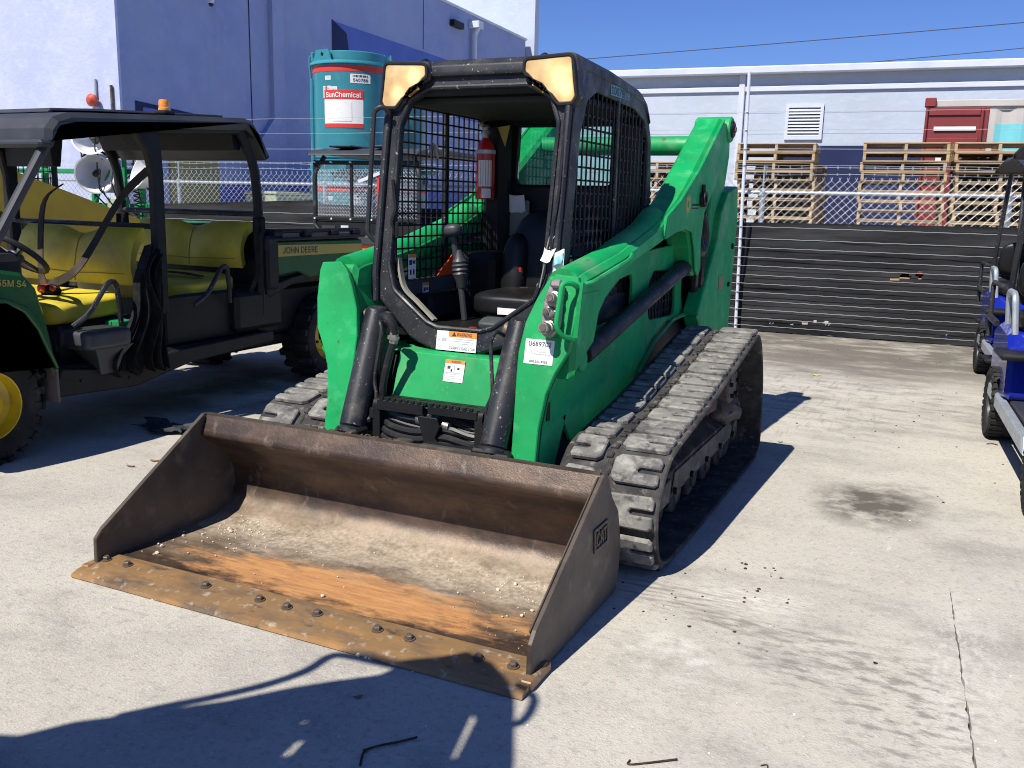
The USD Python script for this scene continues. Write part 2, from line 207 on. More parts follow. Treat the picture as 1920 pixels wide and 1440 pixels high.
def concrete():
    n = {'g': ('geometry', {}), 'p': ('principled_bsdf', {'roughness': .92, 'specular_ior_level': .2})}
    L = []; state = {'c': None, 'i': 0}
    def noise(s, st=(1, 1, 1), det=7., sd=0., rough=.6):
        k = f"{state['i']}"; state['i'] += 1
        n['m'+k] = ('mapping', {'scale': [s*q for q in st], 'location': (sd, -sd*.6, sd)}); n['n'+k] = ('noise_texture', {'scale': 1., 'detail': det, 'roughness': rough})
        L.extend([('g.position', 'm'+k+'.vector'), ('m'+k+'.vector', 'n'+k+'.vector')]); return 'n'+k+'.fac'
    def rg(a, lo, hi, t0=0., t1=1.):
        k = f"r{state['i']}"; state['i'] += 1
        n[k] = ('map_range', {'from_min': lo, 'from_max': hi, 'to_min': t0, 'to_max': t1, 'clamp': True}); L.append((a, k+'.value')); return k+'.result'
    def mul(a, b):
        k = f"u{state['i']}"; state['i'] += 1
        n[k] = ('math', {'math_type': 'multiply'}); L.append((a, k+'.value1'))
        if isinstance(b, str): L.append((b, k+'.value2'))
        else: n[k][1]['value2'] = float(b)
        return k+'.value'
    def spot(x, y, rx, ry):
        k = f"s{state['i']}"; state['i'] += 1
        n[k] = ('mapping', {'scale': (1/rx, 1/ry, 0.), 'location': (-x/rx, -y/ry, 0.)}); n[k+'g'] = ('gradient_texture', {'gradient_type': 'spherical'})
        L.extend([('g.position', k+'.vector'), (k+'.vector', k+'g.vector')]); return rg(k+'g.fac', 0., .55)
    def lay(col, f):
        k = f"c{state['i']}"; state['i'] += 1
        n[k] = ('mix_color', {'b': col})
        if state['c'] is None: n[k][1]['a'] = (.50, .465, .39)
        else: L.append((state['c'], k+'.a'))
        L.append((f, k+'.fac')); state['c'] = k+'.result'
    lay((.42, .39, .335), rg(noise(.45, det=8), .38, .66))
    lay((.34, .315, .275), rg(noise(2.2, det=9, sd=3), .48, .72, 0, .75))
    lay((.27, .25, .22), rg(noise(1.1, (1, 1.8, 1), 10, 23, .68), .52, .64, 0, .6))
    lay((.52, .485, .42), rg(noise(.9, (1.5, 1, 1), 10, 33, .68), .55, .70, 0, .6))
    lay((.47, .44, .385), rg(noise(5, (1, 2, 1), 9, 8), .52, .74, 0, .6))
    lay((.22, .20, .178), rg(noise(38, det=6, sd=2), .52, .70, 0, .5))
    lay((.56, .53, .47), rg(noise(52, det=5, sd=12), .56, .70, 0, .6))
    lay((.27, .248, .22), rg(noise(14, det=8, sd=22, rough=.7), .54, .70, 0, .3))
    lay((.56, .53, .47), rg(noise(95, det=4, sd=6), .60, .70, 0, .65))
    lay((.19, .175, .158), rg(noise(120, det=3, sd=9), .62, .70, 0, .6))
    # located marks
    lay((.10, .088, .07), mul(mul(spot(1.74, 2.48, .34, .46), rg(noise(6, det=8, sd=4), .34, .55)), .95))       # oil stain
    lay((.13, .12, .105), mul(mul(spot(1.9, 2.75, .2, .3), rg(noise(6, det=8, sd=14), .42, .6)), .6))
    lay((.62, .60, .54), mul(mul(spot(1.42, 1.03, .30, .16), rg(noise(15, (1, 3.5, 1), 10, 5, .7), .46, .62)), .85))  # white dust patch
    lay((.17, .155, .135), mul(mul(spot(1.40, .80, .32, .10), rg(noise(7, (1, 4, 1), 8, 1), .42, .58)), .7))
    lay((.20, .185, .165), mul(mul(spot(1.15, .93, .34, .18), rg(noise(6, (1, 7, 1), 8, 11), .46, .6)), .75))
    lay((.58, .56, .5), mul(mul(spot(1.27, .46, .25, .22), rg(noise(12, det=9, sd=7), .44, .62)), .7))
    lay((.19, .175, .155), mul(mul(spot(1.72, .66, .34, .34), rg(noise(10, (1, 2.5, 1), 9, 17), .47, .6)), .7))
    lay((.58, .555, .50), mul(mul(spot(2.16, .8, .17, .8), rg(noise(13, (2.2, 1, 1), 10, 27, .7), .46, .66)), .8))     # pale scuffs along the joint
    lay((.20, .185, .165), mul(mul(spot(2.0, .45, .28, .5), rg(noise(14, (1, 2, 1), 9, 37), .49, .62)), .75))
    lay((.14, .125, .10), mul(mul(spot(1.4, 8.0, 4., 2.2), rg(noise(1.6, (1, 1.8, 1), 10, 41, .68), .30, .52)), .95))
    lay((.17, .155, .13), mul(mul(spot(1.3, 5.2, 1.6, 1.6), rg(noise(3.2, (1, 2.4, 1), 10, 71, .68), .48, .62)), .6))  # dirt along the fence
    lay((.17, .15, .125), mul(mul(spot(1.1, 6.9, 1.4, 1.2), rg(noise(2.6, (1, 2, 1), 9, 43), .40, .56)), .85))
    lay((.50, .47, .41), mul(mul(spot(.9, 5.9, .9, .8), rg(noise(3, (1, 2, 1), 9, 47), .42, .6)), .5))
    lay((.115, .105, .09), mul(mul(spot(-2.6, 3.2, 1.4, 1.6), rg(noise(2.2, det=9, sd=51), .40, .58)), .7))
    lay((.10, .09, .075), mul(mul(spot(.1, .17, .1, .06), rg(noise(30, det=6, sd=61), .5, .6)), .7))
    lay((.20, .19, .175), mul(mul(spot(.9, 5.4, 1.1, 2.6), rg(noise(7, (3.2, .35, 1), 7, 81), .54, .66)), .55))
    lay((.58, .55, .50), mul(mul(spot(1.75, 1.75, .35, .5), rg(noise(16, (2.6, .5, 1), 6, 91), .60, .66)), .6))
    lay((.21, .20, .185), mul(mul(spot(-.9, -.1, .9, .5), rg(noise(9, (.5, 3, 1), 8, 95), .57, .68)), .45))
    lay((.11, .095, .075), rg(noise(5.5, (1, 2.2, 1), 9, 57), .70, .76, 0, .7))
    L.append((state['c'], 'p.base_color'))
    n['b1'] = ('bump', {'strength': .10, 'distance': .02}); n['b3'] = ('bump', {'strength': .5, 'distance': .003}); n['b2'] = ('bump', {'strength': .6, 'distance': .007})
    L.extend([(noise(11, det=6, sd=2), 'b1.height'), (noise(110, det=4, sd=5), 'b2.height'), ('b1.normal', 'b2.normal'), (noise(330, det=3, sd=8), 'b3.height'), ('b2.normal', 'b3.normal'), ('b3.normal', 'p.normal')])
    return usdkit.material(stage, '/World/Looks/worn_concrete', n, L, surface='p.BSDF')
mt['concrete'] = concrete()

# ------------------------------------------------------------------ scene helpers
COUNT = {}
def numbered(parent, name):
    k = (parent, name); i = COUNT.get(k, -1)+1; COUNT[k] = i
    return name if i == 0 else f'{name}_{i:03d}'
SPLIT = {'rear_corner', 'seat_bolster', 'label_band', 'top_bracket', 'head_liner', 'orange_frame', 'cross_sticks', 'lettered_strip', 'roof_rib', 'cab_post', 'gusset', 'under_seat_box', 'side_skirt', 'engine_cover', 'rib', 'belt_buckle', 'papers', 'lift_arm', 'pin', 'icon', 'small_print_bar', 'plate_bolt', 'guard_rail', 'barb_arm', 'vent_frame', 'spoke', 'panel_screw', 'data_plate', 'hub_bolt', 'emblem_text', 'step_lip', 'foot_rest', 'cylinder_cap', 'orange_guard', 'arm_rest', 'rear_rail', 'door_hinge', 'lamp_socket', 'box_rail', 'valve_stack'}
class Thing:
    def __init__(s, name, label, cat, loc=(0, 0, 0), group=None, rotz=0., proto=None):
        s.loc = np.array(loc, float); s.rot = rotz; s.path = '/World/'+numbered('/World', name)
        x = UsdGeom.Xform.Define(stage, s.path); x.AddTranslateOp().Set(Gf.Vec3d(*map(float, loc)))
        if rotz: x.AddRotateZOp().Set(float(rotz))
        p = s.prim = x.GetPrim()
        p.SetCustomDataByKey('label', label); p.SetCustomDataByKey('category', cat)
        if group: p.SetCustomDataByKey('group', group)
        if proto: p.GetReferences().AddInternalReference(proto.path); p.SetInstanceable(True)
    def part(s, name, mesh, mat, smooth=35, parent=None, label=None, kind=None):
        if isinstance(mesh, (list, tuple)) and name in SPLIT:
            return [s.part(name, q, mat, smooth, parent, label, kind) for q in mesh][0]
        base = parent or s.path
        path = base+'/'+numbered(base, name)
        mesh = tm(mesh).copy(); mesh.apply_translation(-s.loc)
        if s.rot:
            mesh.apply_transform(trimesh.transformations.rotation_matrix(-math.radians(s.rot), [0, 0, 1]))
        p = usdkit.mesh(stage, path, mesh, mt[mat], smooth=smooth).GetPrim()
        if label: p.SetCustomDataByKey('label', label)
        if kind: p.SetCustomDataByKey('kind', kind)
        return path
def solo(name, mesh, mat, label=None, cat=None, group=None, kind=None, smooth=35):
    path = '/World/'+numbered('/World', name)
    p = usdkit.mesh(stage, path, tm(mesh), mt[mat], smooth=smooth).GetPrim()
    for k, v in (('label', label), ('category', cat), ('group', group), ('kind', kind)):
        if v: p.SetCustomDataByKey(k, v)
    return path
def tm(m):
    if isinstance(m, (list, tuple)): return trimesh.util.concatenate([tm(q) for q in m])
    return m
def T(v, f): return trimesh.Trimesh(np.asarray(v, float), np.asarray(f, int), process=False)

# ------------------------------------------------------------------ shape helpers
BOXF = None
def box(x0, x1, y0, y1, z0, z1, b=0.):
    lo = np.array([min(x0, x1), min(y0, y1), min(z0, z1)]); hi = np.array([max(x0, x1), max(y0, y1), max(z0, z1)])
    if b <= 0: return trimesh.creation.box(bounds=[lo, hi])
    b = min(b, .45*float((hi-lo).min()))
    v = []
    for sx in (0, 1):
        for sy in (0, 1):
            for sz in (0, 1):
                c = np.where([sx, sy, sz], hi, lo); d = np.where([sx, sy, sz], -b, b)
                for k in range(3):
                    q = c.copy()
                    for j in range(3):
                        if j != k: q[j] += d[j]
                    v.append(q)
    return hull(v)
def hull(pts):
    return trimesh.Trimesh(np.asarray(pts, float)).convex_hull if len(pts) >= 4 else None
def frame(mesh, O, U, V, W=None):
    """maps mesh coordinates (u, v, w) to O + uU + vV + wW"""
    U, V = np.array(U, float), np.array(V, float); W = np.cross(U, V) if W is None else np.array(W, float)
    m = np.eye(4); m[:3, 0], m[:3, 1], m[:3, 2], m[:3, 3] = U, V, W, O
    mesh = tm(mesh).copy(); mesh.apply_transform(m)
    return mesh
def area(p): p = np.asarray(p); x, y = p[:, 0], p[:, 1]; return .5*float(np.sum(x*np.roll(y, -1)-np.roll(x, -1)*y))
def rnd(poly, r, n=4):
    """rounds polygon corners; r: a number or one per corner"""
    P = [np.array(p, float) for p in poly]; out = []; N = len(P)
    for i in range(N):
        a, b, c = P[i-1], P[i], P[(i+1) % N]; rr = r[i] if isinstance(r, (list, tuple)) else r
        u, v = a-b, c-b; lu, lv = np.linalg.norm(u), np.linalg.norm(v)
        if rr <= 0 or lu < 1e-9 or lv < 1e-9: out.append(b); continue
        u, v = u/lu, v/lv; cs = np.clip(u@v, -1, 1); ang = math.acos(cs)
        if ang > 3.0: out.append(b); continue
        t = min(rr/math.tan(ang/2), .48*lu, .48*lv); p0, p1 = b+u*t, b+v*t
        for k in range(n+1):
            s = k/n; out.append((1-s)**2*p0+2*s*(1-s)*b+s*s*p1)
    return np.array(out)
def inset(P, d):
    P = np.asarray(P, float); e = np.roll(P, -1, 0)-P; L = np.linalg.norm(e, axis=1, keepdims=True); e = e/np.maximum(L, 1e-12)
    nn = np.stack([-e[:, 1], e[:, 0]], 1); n0, n1 = np.roll(nn, 1, 0), nn
    m = n0+n1; q = np.maximum((m*m).sum(1, keepdims=True), .35); return P+d*2*m/q
def prism(poly, h, O=(0, 0, 0), U=(1, 0, 0), V=(0, 1, 0), holes=(), b=0., W=None):
    """extrudes a 2D polygon (with holes) by h along W = U x V, with a chamfer b on both rims"""
    rings = [np.asarray(poly, float)]+[np.asarray(q, float) for q in holes]
    rings = [(r if (area(r) > 0) == (i == 0) else r[::-1]) for i, r in enumerate(rings)]
    lv = [(0., b), (b, 0.), (h-b, 0.), (h, b)] if b > 0 else [(0., 0.), (h, 0.)]
    v, f = [], []; start = []
    for z, d in lv:
        start.append(len(v))
        for r in rings:
            q = inset(r, d) if d else r
            v += [(x, y, z) for x, y in q]
    off = 0
    for r in rings:
        k = len(r)
        for a in range(len(lv)-1):
            for i in range(k):
                j = (i+1) % k; p, q = start[a]+off, start[a+1]+off
                f += [(p+i, p+j, q+j), (p+i, q+j, q+i)]
        off += k
    tri = np.asarray(manifold3d.triangulate([r.astype(np.float64) for r in ([inset(r, b) for r in rings] if b else rings)]))
    n = start[-1]
    f += [tuple(t[::-1]) for t in tri]+[tuple(n+t) for t in tri]
    return frame(T(v, f), O, U, V, W)
def pyz(poly, x0, x1, holes=(), b=0.):          # polygon in (y, z), extruded along x
    return prism(poly, x1-x0, (x0, 0, 0), (0, 1, 0), (0, 0, 1), holes, b)
def pxz(poly, y0, y1, holes=(), b=0.):          # polygon in (x, z), from y0 (near the viewer) to y1
    return prism(poly, y1-y0, (0, y1, 0), (1, 0, 0), (0, 0, 1), holes, b)
def pxy(poly, z0, z1, holes=(), b=0.):
    return prism(poly, z1-z0, (0, 0, z0), (1, 0, 0), (0, 1, 0), holes, b)
def lathe(prof, n=24, p0=(0, 0, 0), axis=(0, 0, 1)):
    """prof: (radius, height) pairs along the axis; closed at both ends where radius is 0"""
    a = np.array(axis, float); a /= np.linalg.norm(a); t = np.array([1., 0, 0]) if abs(a[0]) < .9 else np.array([0, 1., 0])
    u = np.cross(a, t); u /= np.linalg.norm(u); w = np.cross(a, u)
    th = np.arange(n)*2*math.pi/n; v, f = [], []
    for r, h in prof:
        v += [np.array(p0)+a*h+(u*math.cos(q)+w*math.sin(q))*r for q in th]
    for k in range(len(prof)-1):
        for i in range(n):
            j = (i+1) % n; A, B = k*n, (k+1)*n
            f += [(A+i, A+j, B+j), (A+i, B+j, B+i)]
    return T(v, f)
def cyl(p0, p1, r, n=16, b=.0, r2=None):
    p0, p1 = np.array(p0, float), np.array(p1, float); L = float(np.linalg.norm(p1-p0)); r2 = r if r2 is None else r2
    b = min(b, L*.4, r*.6)
    prof = [(1e-5, 0), (r-b, 0)]+([(r, b)] if b else [])+([(r2, L-b)] if b else [])+[(r2-b, L), (1e-5, L)]
    return lathe(prof, n, p0, p1-p0)
def catmull(pts, n=6, closed=False):
    P = [np.array(p, float) for p in pts]; N = len(P); out = []
    for i in range(N if closed else N-1):
        a, b, c, d = (P[(i-1) % N], P[i], P[(i+1) % N], P[(i+2) % N]) if closed else (P[max(i-1, 0)], P[i], P[i+1], P[min(i+2, N-1)])
        for k in range(n):
            t = k/n; out.append(.5*(2*b+(c-a)*t+(2*a-5*b+4*c-d)*t*t+(3*b-a-3*c+d)*t**3))
    if not closed: out.append(P[-1])
    return np.array(out)
def fillet(pts, r, n=5):
    """3D polyline with rounded corners"""
    P = [np.array(p, float) for p in pts]; out = [P[0]]
    for i in range(1, len(P)-1):
        a, b, c = P[i-1], P[i], P[i+1]; u, v = a-b, c-b; lu, lv = np.linalg.norm(u), np.linalg.norm(v); t = min(r, .48*lu, .48*lv)
        p0, p1 = b+u/lu*t, b+v/lv*t
        for k in range(n+1): s = k/n; out.append((1-s)**2*p0+2*s*(1-s)*b+s*s*p1)
    return np.array(out+[P[-1]])
def tube(pts, r, n=8, closed=False, flat=None):
    """round bar along a polyline; flat=(half width, half thickness, up) makes it a strap"""
    P = np.asarray(pts, float); N = len(P)
    if closed: tg = np.roll(P, -1, 0)-np.roll(P, 1, 0)
    else: tg = np.gradient(P, axis=0)
    tg /= np.maximum(np.linalg.norm(tg, axis=1, keepdims=True), 1e-12)
    if flat: prof = [(flat[0]*sx, flat[1]*sy) for sx, sy in ((-1, -1), (1, -1), (1, 1), (-1, 1))]; n = 4; nv = np.array(flat[2], float)
    else: prof = [(r*math.cos(k*2*math.pi/n), r*math.sin(k*2*math.pi/n)) for k in range(n)]; nv = np.array([0, 0, 1.]) if abs(tg[0][2]) < .9 else np.array([1., 0, 0])
    v, f = [], []
    for i in range(N):
        t = tg[i]; w = nv-t*(nv@t); w /= max(np.linalg.norm(w), 1e-9); u = np.cross(w, t)
        if not flat: nv = w
        v += [P[i]+u*a+w*b for a, b in prof]
    for i in range(N if closed else N-1):
        A, B = i*n, ((i+1) % N)*n
        for k in range(n):
            j = (k+1) % n; f += [(A+k, A+j, B+j), (A+k, B+j, B+k)]
    if not closed:
        f += [(0, k+1, k) for k in range(1, n-1)]; e = (N-1)*n; f += [(e, e+k, e+k+1) for k in range(1, n-1)]
    m = T(v, f)
    return m
def loft(rings, caps=True):
    n = len(rings[0]); v = [p for r in rings for p in r]; f = []
    for i in range(len(rings)-1):
        A, B = i*n, (i+1)*n
        for k in range(n):
            j = (k+1) % n; f += [(A+k, A+j, B+j), (A+k, B+j, B+k)]
    if caps:
        v.append(np.mean(rings[0], 0)); c = len(v)-1; f += [(c, (k+1) % n, k) for k in range(n)]
        v.append(np.mean(rings[-1], 0)); d = len(v)-1; e = (len(rings)-1)*n; f += [(d, e+k, e+(k+1) % n) for k in range(n)]
    m = T(v, f); trimesh.repair.fix_normals(m)
    return m
def grid(fn, nu, nv):
    """open sheet from fn(s, t) over the unit square"""
    v = [fn(i/nu, j/nv) for j in range(nv+1) for i in range(nu+1)]; w = nu+1
    return T(v, [q for j in range(nv) for i in range(nu) for q in ((j*w+i, j*w+i+1, j*w+w+i+1), (j*w+i, j*w+w+i+1, j*w+w+i))])
def solidsheet(fn, nu, nv, th):
    a = grid(fn, nu, nv); nrm = a.vertex_normals; v = np.vstack([a.vertices, a.vertices-nrm*th]); n = len(a.vertices); w = nu+1
    f = list(map(tuple, a.faces))+[tuple(q[::-1]+n) for q in a.faces]
    ring = [i for i in range(nu)]+[j*w+nu for j in range(nv)]+[nv*w+i for i in range(nu, 0, -1)]+[j*w for j in range(nv, 0, -1)]
    for i in range(len(ring)):
        p, q = ring[i], ring[(i+1) % len(ring)]; f += [(p, q+n, q), (p, p+n, q+n)]
    return T(v, f)
def cushion(cx, cy, cz, sx, sy, sz, R=None, p=4., n=10):
    """rounded block (superellipsoid), half sizes sx sy sz"""
    s = trimesh.creation.icosphere(subdivisions=3); v = s.vertices; k = (np.abs(v)**p).sum(1)**(1/p); v = v/k[:, None]*[sx, sy, sz]
    if R is not None: v = v@np.array(R).T
    return T(v+[cx, cy, cz], s.faces)
def rotx(a): c, s = math.cos(a), math.sin(a); return np.array([[1, 0, 0], [0, c, -s], [0, s, c]])
def roty(a): c, s = math.cos(a), math.sin(a); return np.array([[c, 0, s], [0, 1, 0], [-s, 0, c]])
def rotz(a): c, s = math.cos(a), math.sin(a); return np.array([[c, -s, 0], [s, c, 0], [0, 0, 1]])
def text(s, h, O, U, V, depth=.001, bold=False, center=True, width=None):
    m = meshkit.text_mesh(s, h, depth, bold); lo, hi = m.bounds
    if width: m.apply_scale([width/(hi[0]-lo[0]), 1, 1]); lo, hi = m.bounds
    if center: m.apply_translation([-(lo[0]+hi[0])/2, -h/2, 0])
    U, V = np.array(U, float), np.array(V, float); U /= np.linalg.norm(U); V /= np.linalg.norm(V)
    return frame(m, O, U, V)
def mirror(m): m = tm(m).copy(); m.vertices[:, 0] *= -1; m.invert(); return m
def jitter(m, a, sc=8., seed=0):
    m = tm(m).copy(); n = np.stack([meshkit.fbm(m.vertices*sc+k*17.3+seed)-.5 for k in range(3)], 1); m.vertices += a*n; return m
# ================================================================== the setting
US, ND = np.array([.99769, .06793, 0]), np.array([-.06793, .99769, 0])       # along the fence, away from it
FP = ND*8.749
def F(s, d, z): return FP+US*s+ND*d+np.array([0, 0, z])
def fbox(s0, s1, d0, d1, z0, z1, b=0.): return frame(box(s0, s1, d0, d1, z0, z1, b), FP, US, ND)
# two concrete slabs with a ragged open joint between them, earth below
jy = np.concatenate([[-60.], np.arange(-1.2, 4., .018), [60.]])
jx = 2.11+.0575*(1.535-np.clip(jy, -4, 8))
wob = np.array([meshkit.fbm(np.array([y*22, 0, 0])) for y in jy])-.5
wob2 = np.array([meshkit.fbm(np.array([y*22, 9, 0])) for y in jy])-.5
gap = np.interp(jy, [-4, .2, 1.2, 1.6], [.007, .0065, .004, 0])
left = [(x-g/2+w*min(3*g, .014), y) for x, y, w, g in zip(jx, jy, wob, gap)]; right = [(x+g/2+w*min(3*g, .014), y) for x, y, w, g in zip(jx, jy, wob2, gap)]
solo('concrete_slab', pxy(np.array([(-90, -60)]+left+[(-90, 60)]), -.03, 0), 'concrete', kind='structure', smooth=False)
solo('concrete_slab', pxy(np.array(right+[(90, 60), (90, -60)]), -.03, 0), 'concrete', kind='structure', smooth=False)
solo('ground', T([(-900, -900, -.034), (900, -900, -.034), (900, 900, -.034), (-900, 900, -.034)], [(0, 1, 2), (0, 2, 3)]), 'mud', kind='structure', smooth=False)

# ---- right building: long pale wall with coping, pilaster, louvre vent and navy base
RB = Thing('warehouse', 'long low pale lavender warehouse with flat roofline behind the pallets', 'building', F(0, 9.2, 0))
D0 = 9.2
RB.part('wall', fbox(-6.6, 16, D0, D0+8, 0, 4.135), 'wall_r', smooth=False)
RB.part('navy_base', fbox(-.35, 16, D0-.02, D0-.002, 0, 2.71), 'navy', smooth=False)
RB.part('coping', fbox(-6.72, 16.1, D0-.22, D0+8.1, 4.137, 4.285, .02), 'trim_pale')
RB.part('ledge', fbox(-6.62, 16, D0-.05, D0-.003, 3.80, 3.90, .008), 'trim_pale')
for z in (2.95, 3.37): RB.part('wall_joint', fbox(-6.5, -.24 if z < 3.5 else 16, D0-.004, D0-.0015, z, z+.012), 'wall_line', smooth=False)
for z in (2.95, 3.37): RB.part('wall_joint', fbox(.54, 16, D0-.004, D0-.0015, z, z+.012), 'wall_line', smooth=False)
RB.part('pilaster', fbox(-1.20, -1.08, D0-.07, D0-.004, 0, 4.133, .01), 'trim_pale')
vs, ve = -.16, .46
RB.part('vent_frame', [fbox(vs-.06, ve+.06, D0-.05, D0-.004, 3.465, 3.53), fbox(vs-.06, ve+.06, D0-.05, D0-.004, 2.83, 2.89), fbox(vs-.06, vs, D0-.05, D0-.004, 2.89, 3.465), fbox(ve, ve+.06, D0-.05, D0-.004, 2.89, 3.465)], 'trim_pale')
RB.part('vent_back', fbox(vs, ve, D0-.012, D0-.004, 2.89, 3.465), 'glassy_black')
for k in range(9):
    z = 2.90+k*.0635
    RB.part('louvre', frame(T([(vs, -.05, z), (ve, -.05, z), (ve, -.014, z+.042), (vs, -.014, z+.042), (vs, -.05, z-.008), (ve, -.05, z-.008), (ve, -.014, z+.034), (vs, -.014, z+.034)],
        [(0, 1, 2), (0, 2, 3), (4, 6, 5), (4, 7, 6), (0, 4, 5), (0, 5, 1), (3, 2, 6), (3, 6, 7), (0, 3, 7), (0, 7, 4), (1, 5, 6), (1, 6, 2)]), FP+ND*D0, US, ND), 'trim_pale', smooth=False)
# ---- left building: sunlit gable end and long wall in shade with painted bands
C0 = np.array([-13.94, 12.076, 0.])
def W(a, o, z): return C0+ND*a+US*o+np.array([0, 0, z])                       # along the shaded wall, out of it
def wbox(a0, a1, o0, o1, z0, z1, b=0.): return frame(box(o0, o1, a0, a1, z0, z1, b), C0, US, ND)
LB = Thing('factory_hall', 'tall lavender blue hall with a sunlit end and long shaded wall at left', 'building', C0)
LB.part('wall', wbox(.05, 23.3, -22, 0, 0, 8.2), 'wall_shade', smooth=False)
LB.part('end_wall', wbox(-.02, .049, -22, .003, 0, 8.2), 'wall', smooth=False)
LB.part('upper_block', wbox(23.6, 24.1, -30, .3, 0, 15), 'wall_r', smooth=False)
LB.part('roof_edge', wbox(-.05, 23.4, -22.05, .05, 8.202, 8.29, .01), 'trim_pale')
ws = lambda poly, o0, o1: prism(poly, o1-o0, C0+US*o0, ND, (0, 0, 1), W=US)
LB.part('pilaster', ws([(5.15, 0), (5.62, 0), (5.62, 8.18), (5.15, 8.18), (5.12, 3.4), (4.2, 2.5), (4.2, 0)], .004, .13), 'wall_shade', smooth=False)
LB.part('wall_joint', wbox(4.335, 4.365, .003, .012, 0, 8.19), 'navy', smooth=False)
LB.part('wall_joint', wbox(13.7, 13.73, .003, .012, 6.4, 8.19), 'navy', smooth=False)
LB.part('painted_band', ws([(8.15, 4.4), (22.6, 4.4), (22.6, 5.9), (21, 6.32), (8.15, 6.32)], .004, .008), 'blue_band', smooth=False)
LB.part('painted_wedge', ws([(8.08, 4.4), (9.3, 4.4), (8.85, 6.1), (8.08, 6.36)], .010, .014), 'navy', smooth=False)
LB.part('painted_band', ws([(.45, 2.4), (2.4, 2.4), (2.4, 3.22), (.6, 3.30)], .004, .008), 'blue_band', smooth=False)
LB.part('painted_wedge', ws([(.40, 2.4), (.56, 2.4), (.62, 3.25), (2.3, 3.20), (2.3, 3.25), (.40, 3.36)], .010, .014), 'navy', smooth=False)
LB.part('navy_base', wbox(2.6, 23.2, .004, .010, 0, 1.75), 'blue_band', smooth=False)
LB.part('door', wbox(1.3, 2.95, .004, .06, 0, 2.52, .01), 'olive')
LB.part('door_closer', wbox(1.6, 2.2, .062, .14, 2.30, 2.42, .01), 'galv')
LB.part('wall_light', wbox(15.75, 16.6, .003, .2, 7.5, 7.72, .02), 'dark_plain')
LB.part('downspout', [tube(fillet([W(17.6, .3, 7.75), W(17.6, .16, 7.5), W(17.6, .16, 4.5)], .1), .10, 10), wbox(17.4, 17.85, .003, .42, 7.7, 7.95, .02)], 'trim_pale')
cm = LB.part('camera', [lathe([(1e-4, 0), (.06, .0), (.07, .05), (.07, .12), (1e-4, .13)], 14, W(2.6, .30, 5.70)), tube(fillet([W(2.6, .003, 5.95), W(2.6, .3, 5.95), W(2.6, .3, 5.83)], .1), .025, 8), wbox(2.5, 2.7, .003, .03, 5.85, 6.05, .01)], 'trim_pale')
LB.part('dome', trimesh.creation.icosphere(2, .06).apply_translation(W(2.6, .30, 5.69)), 'glassy_black', parent=cm)
al = LB.part('alarm_bell', lathe([(1e-4, .0), (.05, 0), (.12, -.05), (.13, -.12), (.06, -.19), (1e-4, -.20)], 20, W(-.06, -.62, 3.32), ND), 'brick_red')
LB.part('conduit', [tube([W(-.05, -.60, 3.4), W(-.05, -.60, 3.75)], .03, 8), wbox(-.1, -.003, -.68, -.52, 3.0, 3.2, .01)], 'galv')
LB.part('pipe', tube([W(-.06, -.17, 1.2), W(-.06, -.17, 3.62)], .03, 8), 'mud')
for a, z, w, h, o in ((3.2, 0, 2.3, 1.72, 1.5), (5.6, 0, 3.2, 1.98, 1.7)):
    cb = Thing('transformer_cabinet', ['pale green metal cabinet nearer the olive door behind the fence', 'wider pale green metal cabinet further from the olive door'][o > 1.6], 'cabinet', W(a, o, 0))
    b = cb.part('housing', wbox(a, a+w, o-.9, o, .0, h*.86, .02), 'pale_green')
    cb.part('lid', wbox(a-.03, a+w+.03, o-.93, o+.03, h*.86, h*.9, .02), 'pale_green'); cb.part('door', wbox(a+.06, a+w*.5-.02, o, o+.02, .15, h*.8, .008), 'pale_green'); cb.part('door', wbox(a+w*.5+.02, a+w-.06, o, o+.02, .15, h*.8, .008), 'pale_green')

# ---- chain link fence with rail, barbed wire and cloth screen
CF = Thing('chain_link_fence', 'galvanised chain link fence with top rail and barbed wire across the yard', 'fence', F(0, 0, 0))
S0, S1 = -15.2, 6.
p = .088; zt = 1.775; zz = np.arange(0, int(1.77/(p/2))+1)*(p/2)+.008
v, f = [], []
def bar3(a, b, r):
    a, b = np.array(a), np.array(b); t = b-a; t = t/np.linalg.norm(t); u = np.cross(t, ND); u /= np.linalg.norm(u); w = np.cross(t, u); k = len(v)
    for q in (a, b):
        for an in (0, 2.094, 4.189): v.append(q+(u*math.cos(an)+w*math.sin(an))*r)
    f.extend([(k, k+1, k+4), (k, k+4, k+3), (k+1, k+2, k+5), (k+1, k+5, k+4), (k+2, k, k+3), (k+2, k+3, k+5)])
for i in range(int((S1-S0)/(p/2))):
    s = S0+i*p/2; ph = i % 2
    for j in range(len(zz)-1):
        if zz[j] < 1.15 and not (-.9 < s < .3 and zz[j] < .35): continue
        k = (j+ph) % 2; o = .005*(1 if k else -1)
        bar3(F(s+p*.5*k, o, zz[j]), F(s+p*.5*(1-k), -o, zz[j+1]), 0.0028)
    k = (len(zz)-1+ph) % 2; top = F(s+p*.5*k, 0, zz[-1])
    if k: bar3(top, top+US*.012+np.array([0, 0, .035]), .0034); bar3(top, top-US*.012+np.array([0, 0, .035]), .0034)
CF.part('wire_mesh', T(v, f), 'wire', smooth=False, kind='stuff')
CF.part('top_rail', tube([F(S0, .045, 1.628), F(S1, .045, 1.628)], .0225, 10), 'galv')
